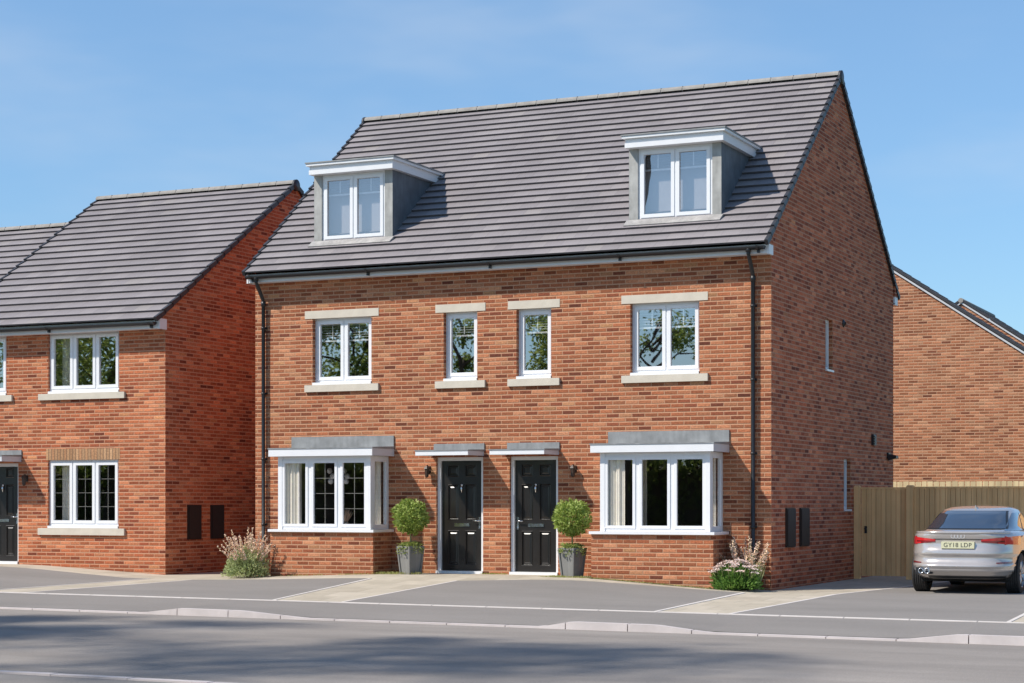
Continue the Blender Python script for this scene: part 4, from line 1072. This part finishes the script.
def cs(z):
    for a, b in zip(CS, CS[1:]):
        if a[0] <= z <= b[0]:
            f = (z - a[0]) / (b[0] - a[0]); return [p + (q - p) * f for p, q in zip(a, b)]
    return list(CS[-1])
def outline(c, th):
    z, yr, yf, w = c; n, m = expo(z); yc = (yr + yf) / 2; L = (yf - yr) / 2
    cx, sy_ = math.cos(th), math.sin(th)
    y = yc + L * math.copysign(abs(sy_) ** (2 / m), sy_)
    x = w * math.copysign(abs(cx) ** (2 / n), cx)
    x *= 1 - .05 * max(0, (yc - y) / L) ** 3 - .07 * max(0, (y - yc) / L) ** 3
    return (x, y, z)
def rear_pt(x, z, off=0.):
    c = cs(z); n, m = expo(z); w = c[3] * .95; yc = (c[1] + c[2]) / 2; L = (c[2] - c[1]) / 2
    u = min(.999, abs(x) / w); y = yc - L * (1 - u ** n) ** (1 / m)
    return Vector((x, y - off, z))
N = 96; mb = MB(); base = []
for c in CS:
    ring = []
    for k in range(N):
        # spread samples evenly in plan
        ring.append(outline(c, 2 * math.pi * k / N))
    base.append(ring)
for r in base: mb.v += r
for i in range(len(CS) - 1):
    for k in range(N):
        k2 = (k + 1) % N; mb.f.append((i * N + k, i * N + k2, (i + 1) * N + k2, (i + 1) * N + k)); mb.uv.append([(0, 0)] * 4); mb.mi.append(0); mb.sm.append(True)
mb.f.append(tuple(range(N))[::-1]); mb.uv.append([(0, 0)] * N); mb.mi.append(0); mb.sm.append(False)
mb.f.append(tuple((len(CS) - 1) * N + k for k in range(N))); mb.uv.append([(0, 0)] * N); mb.mi.append(0); mb.sm.append(True)
body = mb.build('body', 'car', car, origin=(0, 0, 0))
# wheel arches cut as real openings
WH = [(.93, 1), (.93, -1), (3.78, 1), (3.78, -1)]
bmc = bmesh.new()
for yw in (.93, 3.78):
    for sg in (1, -1):
        mat = Matrix.Translation((sg * .84, yw, .325)) @ Matrix.Rotation(math.pi / 2, 4, 'Y')
        bmesh.ops.create_cone(bmc, cap_ends=True, segments=40, radius1=.375, radius2=.375, depth=.60, matrix=mat)
cm = bpy.data.meshes.new('cut'); bmc.to_mesh(cm); bmc.free(); cm.materials.append(M['dark_hole']); co = bpy.data.objects.new('cut', cm); COL.objects.link(co)
body.data.materials.append(M['dark_hole'])
md = body.modifiers.new('arches', 'BOOLEAN'); md.operation = 'DIFFERENCE'; md.object = co; md.solver = 'EXACT'
bpy.context.view_layer.update(); dg = bpy.context.evaluated_depsgraph_get()
nm = bpy.data.meshes.new_from_object(body.evaluated_get(dg)); body.modifiers.clear(); body.data = nm; nm.name = 'body'
bpy.data.objects.remove(co)
from mathutils.bvhtree import BVHTree
bmq = bmesh.new(); bmq.from_mesh(body.data); BV = BVHTree.FromBMesh(bmq)
def cast(o, d, off):
    h_, n_, i_, t_ = BV.ray_cast(Vector(o), Vector(d).normalized())
    if h_ is None: return None
    if n_.dot(Vector(d)) > 0: n_ = -n_
    return h_ + n_ * off
def rear_pt(x, z, off=0.):
    q = cast((x, -3, z), (0, 1, 0), off)
    return q if q is not None else Vector((x, .4, z))
def rear_patch(name, mat, f, nu, nv, off, parent=car, thick=.0):
    p = MB(); g = [[rear_pt(*f(i / nu, j / nv), off) for i in range(nu + 1)] for j in range(nv + 1)]
    for j in range(nv):
        for i in range(nu): p.face([g[j][i], g[j][i + 1], g[j + 1][i + 1], g[j + 1][i]], smooth=True)
    return p.build(name, mat, parent, merge=True)
# rear screen lies on the sloping tailgate: sample (x, z) and push out along the slope
def screen(name, mat, x_of, zs, off, parent=car, nu=16):
    p = MB(); g = []
    for z in zs:
        row = []
        for i in range(nu + 1):
            x = x_of(z) * (2 * i / nu - 1); q = cast((x, -3, z), (0, 1, 0), off); row.append(q)
        g.append(row)
    for j in range(len(zs) - 1):
        for i in range(nu): p.face([g[j][i], g[j][i + 1], g[j + 1][i + 1], g[j + 1][i]], smooth=True)
    return p.build(name, mat, parent, merge=True)
zs = [1.045 + (1.322 - 1.045) * i / 12 for i in range(13)]
screen('window_surround', 'black_plastic', lambda z: .665 - (z - 1.04) * .42, [1.035 + (1.332 - 1.035) * i / 12 for i in range(13)], .006)
screen('rear_window', 'car_glass', lambda z: .635 - (z - 1.04) * .42, zs, .011)
# side windows
for sg in (-1, 1):
    p = MB(); g = []
    for j in range(9):
        z = 1.015 + (1.30 - 1.015) * j / 8; row = []; c = cs(z); n, m = expo(z); yc = (c[1] + c[2]) / 2; L = (c[2] - c[1]) / 2
        y0 = c[1] + .30 + .05 * j / 8; y1 = c[2] - .22
        for i in range(25):
            y = y0 + (y1 - y0) * i / 24; u = abs(y - yc) / L; th = 0
            x = c[3] * (1 - min(.999, u) ** m) ** (1 / n); x *= 1 - .05 * max(0, (yc - y) / L) ** 3 - .07 * max(0, (y - yc) / L) ** 3
            row.append(Vector((sg * (x + .006), y, z + .002)))
        g.append(row)
    for j in range(8):
        for i in range(24):
            q = [g[j][i], g[j][i + 1], g[j + 1][i + 1], g[j + 1][i]]; p.face(q if sg == 1 else q[::-1], smooth=True, m=1 if i in (9, 17) else 0)
    p.build('side_window', ['car_glass', 'black_plastic'], car, merge=True)
# windscreen
p = MB(); g = []
for j in range(9):
    z = 1.05 + .26 * j / 8; c = cs(z); g.append([Vector((c[3] * .86 * (2 * i / 12 - 1), c[2] + .012 - .10 * (2 * i / 12 - 1) ** 4, z + .006)) for i in range(13)])
for j in range(8):
    for i in range(12): p.face([g[j][i + 1], g[j][i], g[j + 1][i], g[j + 1][i + 1]], smooth=True)
p.build('windscreen', 'car_glass', car, merge=True)
# tail lights: outer block bright, inner wedge darker
for sg in (-1, 1):
    def radial(u, v):      # from the flank round the corner to the boot lid, cast onto the skin
        a = u
        if a < .35:      # flank part: cast sideways
            y = .50 - (a / .35) * .22; z = .864 + (v - .5) * (.065 + .085 * a / .35)
            q = cast((sg * 3, y, z), (-sg, 0, 0), .006)
        else:
            t = (a - .35) / .65; x = .868 - t * .50; z = .864 + (v - .5) * (.140 - .095 * t) - .002 * t
            q = cast((sg * x, -3, z), (0, 1, 0), .006)
        return q
    p = MB(); nu, nv = 34, 4; g = [[radial(i / nu, j / nv) for i in range(nu + 1)] for j in range(nv + 1)]
    for j in range(nv):
        for i in range(nu):
            q = [g[j][i], g[j][i + 1], g[j + 1][i + 1], g[j + 1][i]]
            if None in q: continue
            p.face(q if sg == 1 else q[::-1], smooth=True, m=1 if (i > 15 and j in (1,)) or (i > 22 and j < 2) else 0)
    l = p.build('tail_light', ['tail', 'tail_dark'], car, merge=True)
    rear_patch('reflector', 'tail_dark', lambda u, v: (sg * (.80 - u * .20), .500 + v * .030 * (1 - .5 * u)), 8, 2, .006)
rear_patch('boot_seam', 'black_plastic', lambda u, v: (-.40 + .80 * u, .880 + v * .012), 20, 1, .006)
rear_patch('bumper_crease', 'rim', lambda u, v: (-.78 + 1.56 * u, .428 + v * .022), 24, 1, .005)
# spoiler lip
p = MB()
for i in range(24):
    def lp(k):
        x = -.76 + 1.52 * k / 24; q = rear_pt(x, .975); return q
    a, b = lp(i), lp(i + 1)
    o1, o2, o3 = Vector((0, -.028, .028)), Vector((0, -.012, .002)), Vector((0, .12, .034))
    p.face([a + o2, b + o2, b + o1, a + o1], smooth=True); p.face([a + o1, b + o1, b + o3, a + o3], smooth=True)
    p.face([a + Vector((0, 0, -.014)), b + Vector((0, 0, -.014)), b + o2, a + o2], smooth=True)
p.build('spoiler', 'car', car, merge=True)
# number plate, emblem, exhausts, underside, aerial, mirrors, handles
def text_mesh(name, txt, size, mat, parent, loc):
    cu = bpy.data.curves.new(name, 'FONT'); cu.body = txt; cu.size = size; cu.extrude = .001; cu.align_x = 'CENTER'; cu.align_y = 'CENTER'; cu.space_character = 1.08
    to = bpy.data.objects.new(name, cu); COL.objects.link(to); bpy.context.view_layer.update()
    me = bpy.data.meshes.new_from_object(to.evaluated_get(bpy.context.evaluated_depsgraph_get())); bpy.data.objects.remove(to)
    for v in me.vertices: v.co = Vector((v.co.x, -v.co.z, v.co.y))
    me.materials.clear(); me.materials.append(M[mat]); o = bpy.data.objects.new(name, me); COL.objects.link(o)
    WPOS[o] = Vector(loc); o.parent = parent; o.location = Vector(loc) - WPOS[parent]; return o
yp = rear_pt(0, .76).y
p = MB(); p.box(-.265, .265, yp - .030, yp + .01, .738, .845); plate = bevel(p.build('number_plate', 'plate', car), .004)
text_mesh('plate_text', 'GY18', .098, 'plate_text', plate, (-.108, yp - .0315, .790))
text_mesh('plate_text', 'LDP', .098, 'plate_text', plate, (.135, yp - .0315, .790))
p = MB()
for i in range(4):
    cx_ = (-1.5 + i) * .052; yy = rear_pt(0, .935).y - .007
    for k in range(20):
        a0, a1 = 2 * math.pi * k / 20, 2 * math.pi * (k + 1) / 20; q = lambda r, a: (cx_ + r * math.cos(a), yy, .935 + r * math.sin(a))
        p.face([q(.028, a0), q(.035, a0), q(.035, a1), q(.028, a1)][::-1])
p.build('emblem', 'grey_trim', car)
p = MB(); yx = rear_pt(-.55, .36).y
p.box(-.68, -.41, yx - .045, yx + .2, .325, .425); bevel(p.build('exhaust_surround', 'black_plastic', car), .02, 3)
for xx in (-.60, -.49):
    p = MB(); p.lathe([(.030, .06), (.034, -.004), (.045, -.006), (.047, .06)], (xx, cast((xx, -3, .432), (0, 1, 0), 0).y - .022, .375), 'y', 18); p.build('exhaust_tip', 'chrome', car)
p = MB(); p.box(-.72, .72, .62, 4.2, .19, .30); p.build('underside', 'dark_hole', car)
rear_patch('diffuser', 'black_plastic', lambda u, v: (-.50 + 1.20 * u, .262 + v * .035), 20, 2, .006)
p = MB(); p.hexa([(-.018, 1.55, 1.36), (.018, 1.55, 1.36), (.012, 1.75, 1.39), (-.012, 1.75, 1.39), (-.006, 1.53, 1.43), (.006, 1.53, 1.43), (.004, 1.62, 1.42), (-.004, 1.62, 1.42)]); p.build('roof_fin', 'car', car)
for sg in (-1, 1):
    p = MB(); p.lathe([(.001, -.06), (.05, -.05), (.075, 0), (.07, .05), (.001, .07)], (sg * 1.0, 2.95, 1.04), 'x', 14); p.tube([(sg * .80, 3.0, 1.0), (sg * .96, 2.97, 1.02)], .025, 8)
    p.v = [(x, y, 1.04 + (z - 1.04) * .75) for x, y, z in p.v]; p.build('door_mirror', 'car', car)
def wheel(yw, sg):
    xo = sg * .875; rt = .325
    t = MB(); w2 = .115
    prof = [(.225, -w2), (.30, -w2), (.317, -w2 + .012)]
    for g in range(6):
        a = -w2 + .022 + g * .034; prof += [(rt, a), (rt, a + .026), (rt - .009, a + .027), (rt - .009, a + .033)]
    prof = prof[:-2] + [(.317, w2 - .012), (.30, w2), (.225, w2)]
    t.lathe([(r, h) for r, h in prof], (xo - sg * .115, yw, rt), 'x', 40)
    o = t.build('wheel', 'tyre', car)
    r = MB(); c = (xo - sg * .115, yw, rt)
    r.lathe([(.225, -w2), (.21, -w2 + .02), (.20, 0), (.21, w2 - .02), (.228, w2 - .002)], c, 'x', 32)
    for k in range(10):
        a = 2 * math.pi * k / 10; p0 = Vector((xo - sg * .015, yw, rt)); d = Vector((0, math.cos(a), math.sin(a)))
        r.tube([p0 + d * .03 + Vector((sg * -.02, 0, 0)), p0 + d * .21], [.022, .014], 6)
    r.lathe([(.001, .0), (.055, .0), (.055, -.03)], (xo - sg * .02, yw, rt), 'x', 16); r.lathe([(.001, 0), (.19, 0)], (xo - sg * .09, yw, rt), 'x', 24)
    r.build('rim', 'rim', o)
for yw, sg in WH: wheel(yw, sg)
car.scale = (1, 1, 1.012)
car.location = (CARX, CARY, hz(CARX, 1) - .002)

# ================================================================== TREES ACROSS THE ROAD (they stand beside the camera, cast the road shadows and mirror in the glass)
def tree(label, x, y, h, z0, rx, seed, n, mat='leaf_tree', leaf=.26, clumps=26):
    rnd = random.Random(seed); zg = road_z(x) + (.02 if y > -17.4 else -.1)
    t = thing('broadleaf_tree', label, 'tree', (x, y, zg), 'trees across the road')
    tr = MB(); top = h * .86; wob = [(x + rnd.uniform(-.15, .15) * k, y + rnd.uniform(-.15, .15) * k, zg - .1 + (top - zg) * k / 6) for k in range(7)]
    tr.tube(wob, [.0175 * min(h, 13) * (1 - k / 6.8) + .02 for k in range(7)], 10)
    zc = (z0 + h) / 2; hz2 = (h - z0) / 2
    cl_ = []
    for i in range(clumps):
        v = Vector((rnd.gauss(0, 1), rnd.gauss(0, 1), rnd.gauss(0, 1))).normalized() * rnd.uniform(.35, .92)
        p = Vector((x + v.x * rx, y + v.y * rx, zc + v.z * hz2)); cl_.append((p, rnd.uniform(.22, .42) * rx))
        if i < 14:
            b = Vector((x, y, max(z0 - .8, min(top, p.z - .5 * rx * rnd.uniform(.3, .8)))))
            tr.tube([b, (b + p) * .5 + Vector((0, 0, .25)), p], [.0055 * h, .0035 * h, .012], 6)
    tr.build('trunk', 'bark', t)
    c = MB()
    for i in range(n):
        p, r = cl_[i % clumps]; v = Vector((rnd.gauss(0, 1), rnd.gauss(0, 1), rnd.gauss(0, .75)))
        v = v.normalized() * r * rnd.random() ** .5
        c.leaf(p + v, (rnd.uniform(-1, 1), rnd.uniform(-1, 1), rnd.uniform(-.7, .5)), (rnd.uniform(-1, 1), rnd.uniform(-1, 1), rnd.uniform(.2, 1)), leaf * rnd.uniform(.7, 1.3), leaf * rnd.uniform(.45, .7))
    c.build('crown', mat, t)
tree('dense leafy tree across the road mirrored in the upper window above the left bay', -21.3, -23, 9.6, 2.2, 3.6, 1, 15000, leaf=.17)
tree('broad leafy tree across the road mirrored in the left house upper window', -31, -23, 10.2, 2.0, 4.4, 2, 15000, leaf=.18)
tree('tall tree whose crown shades the left part of the road', -18.2, -22.0, 19.4, 11.0, 3.4, 3, 3200, 'leaf_tree_dark', .30, 24)
tree('small dense tree across the road mirrored above the right black door', -13.6, -22, 8.2, 1.8, 2.0, 4, 8000, 'leaf_tree', .15)
tree('tall tree whose crown shades the right part of the road', -12.3, -24.3, 20.0, 13.4, 3.8, 5, 2500, 'leaf_tree_dark', .30, 24)
tree('small open tree across the road mirrored in the upper window above the right bay', -10.3, -21.6, 8.2, 2.6, 1.7, 6, 3600, 'leaf_tree', .14, 16)

tree('thin tree with open branches across the road mirrored above the left black door', -17.0, -22.4, 8.6, 2.6, 1.6, 8, 3400, 'leaf_tree', .14, 16)
hd = thing('screen_hedge', 'unseen, long hedge across the road, dark in the ground floor panes', 'screen_hedge', (-25, -26.6, -.45))  # out of view, added to block bright low sky mirrored in the lower glass
rnd = random.Random(77); mb = MB()
for i in range(26000):
    x = rnd.uniform(-52, 0); fz = rnd.random(); top = 3.1 + .18 * math.sin(x * 1.3) + .1 * math.sin(x * 3.7)
    z = -.4 + (top + .4) * fz ** .8; y = -26 + rnd.choice((0, 0, 0, -.5, -1.2)) + rnd.uniform(-.12, .12) + .15 * math.sin(x * 2.1 + z)
    if rnd.random() < .2: z = top - .35 + rnd.uniform(-.1, .15); y = rnd.uniform(-27.2, -26)
    mb.leaf((x, y, z), (rnd.uniform(-1, 1), rnd.uniform(-.3, 1), rnd.uniform(-.8, .8)), (rnd.uniform(-1, 1), 1, rnd.uniform(-.5, 1)), .22, .15)
mb.build('foliage', 'leaf_tree', hd)
mb = MB(); mb.box(-52, 0, -27.0, -26.3, -.5, 2.6); mb.build('branches', 'bark', hd)

# ================================================================== LIGHT, SKY, CAMERA
sun_dir = Vector((1, 1, -1.45)).normalized()
sl = bpy.data.lights.new('sun', 'SUN'); sl.energy = 5.3; sl.angle = R(1.4); sl.color = (1., .935, .84)
so = bpy.data.objects.new('sun', sl); COL.objects.link(so); so.rotation_euler = sun_dir.to_track_quat('-Z', 'Y').to_euler(); so.location = (-20, -30, 30)
w = bpy.data.worlds.new('World'); scene.world = w; w.use_nodes = True
nt = w.node_tree; nt.nodes.clear()
sky = nt.nodes.new('ShaderNodeTexSky'); sky.sky_type = 'NISHITA'; sky.sun_disc = False
sky.sun_elevation = math.asin(-sun_dir.z); sky.sun_rotation = R(225); sky.air_density = 1.0; sky.dust_density = .3; sky.ozone_density = 2.0; sky.altitude = 100
bg = nt.nodes.new('ShaderNodeBackground'); bg.inputs[1].default_value = .135
ow = nt.nodes.new('ShaderNodeOutputWorld')
tint = nt.nodes.new('ShaderNodeMix'); tint.data_type = 'RGBA'; tint.blend_type = 'MULTIPLY'; tint.inputs[0].default_value = 1.; tint.inputs[7].default_value = (.91, 1.09, 1.20, 1)
nt.links.new(sky.outputs[0], tint.inputs[6])
tc = nt.nodes.new('ShaderNodeTexCoord'); mp = nt.nodes.new('ShaderNodeMapping'); mp.inputs['Scale'].default_value = (2.2, 2.2, 7.5); mp.inputs['Rotation'].default_value = (0, .25, .4)
nt.links.new(tc.outputs['Generated'], mp.inputs[0])
cn = nt.nodes.new('ShaderNodeTexNoise'); cn.inputs['Scale'].default_value = 1.7; cn.inputs['Detail'].default_value = 4; cn.inputs['Roughness'].default_value = .58; nt.links.new(mp.outputs[0], cn.inputs['Vector'])
cr = nt.nodes.new('ShaderNodeMapRange'); cr.interpolation_type = 'SMOOTHSTEP'; nt.links.new(cn.outputs[0], cr.inputs[0])
for i, v in enumerate((.40, .85, 0., .34)): cr.inputs[i + 1].default_value = v
cm_ = nt.nodes.new('ShaderNodeMix'); cm_.data_type = 'RGBA'; nt.links.new(cr.outputs[0], cm_.inputs[0]); sp = nt.nodes.new('ShaderNodeSeparateXYZ'); nt.links.new(tc.outputs['Generated'], sp.inputs[0])
el = nt.nodes.new('ShaderNodeMapRange'); nt.links.new(sp.outputs[2], el.inputs[0])
for i, v in enumerate((.02, .27, 0., 1.)): el.inputs[i + 1].default_value = v
hm = nt.nodes.new('ShaderNodeMix'); hm.data_type = 'RGBA'; nt.links.new(el.outputs[0], hm.inputs[0]); hm.inputs[6].default_value = (.66, .74, .84, 1); hm.inputs[7].default_value = (1.06, 1.04, 1.02, 1)
hx = nt.nodes.new('ShaderNodeMix'); hx.data_type = 'RGBA'; hx.blend_type = 'MULTIPLY'; hx.inputs[0].default_value = 1.
nt.links.new(tint.outputs[2], hx.inputs[6]); nt.links.new(hm.outputs[2], hx.inputs[7]); nt.links.new(hx.outputs[2], cm_.inputs[6]); cm_.inputs[7].default_value = (5.2, 5.7, 6.4, 1)
nt.links.new(cm_.outputs[2], bg.inputs[0]); nt.links.new(bg.outputs[0], ow.inputs[0])

cd = bpy.data.cameras.new('camera'); co = bpy.data.objects.new('camera', cd); COL.objects.link(co)
cd.sensor_width = 36; cd.lens = 1882. / 1024 * 36; cd.shift_y = (503 - 341.5) / 1024; cd.clip_end = 3000; cd.clip_start = .1
co.location = (9.37, -30.71, 1.45); co.rotation_euler = (R(90), 0, math.atan2(870, 1882))
scene.camera = co
scene.render.resolution_x = 1024; scene.render.resolution_y = 683
scene.view_settings.view_transform = 'Standard'; scene.view_settings.look = 'None'; scene.view_settings.exposure = 0; scene.view_settings.gamma = 1
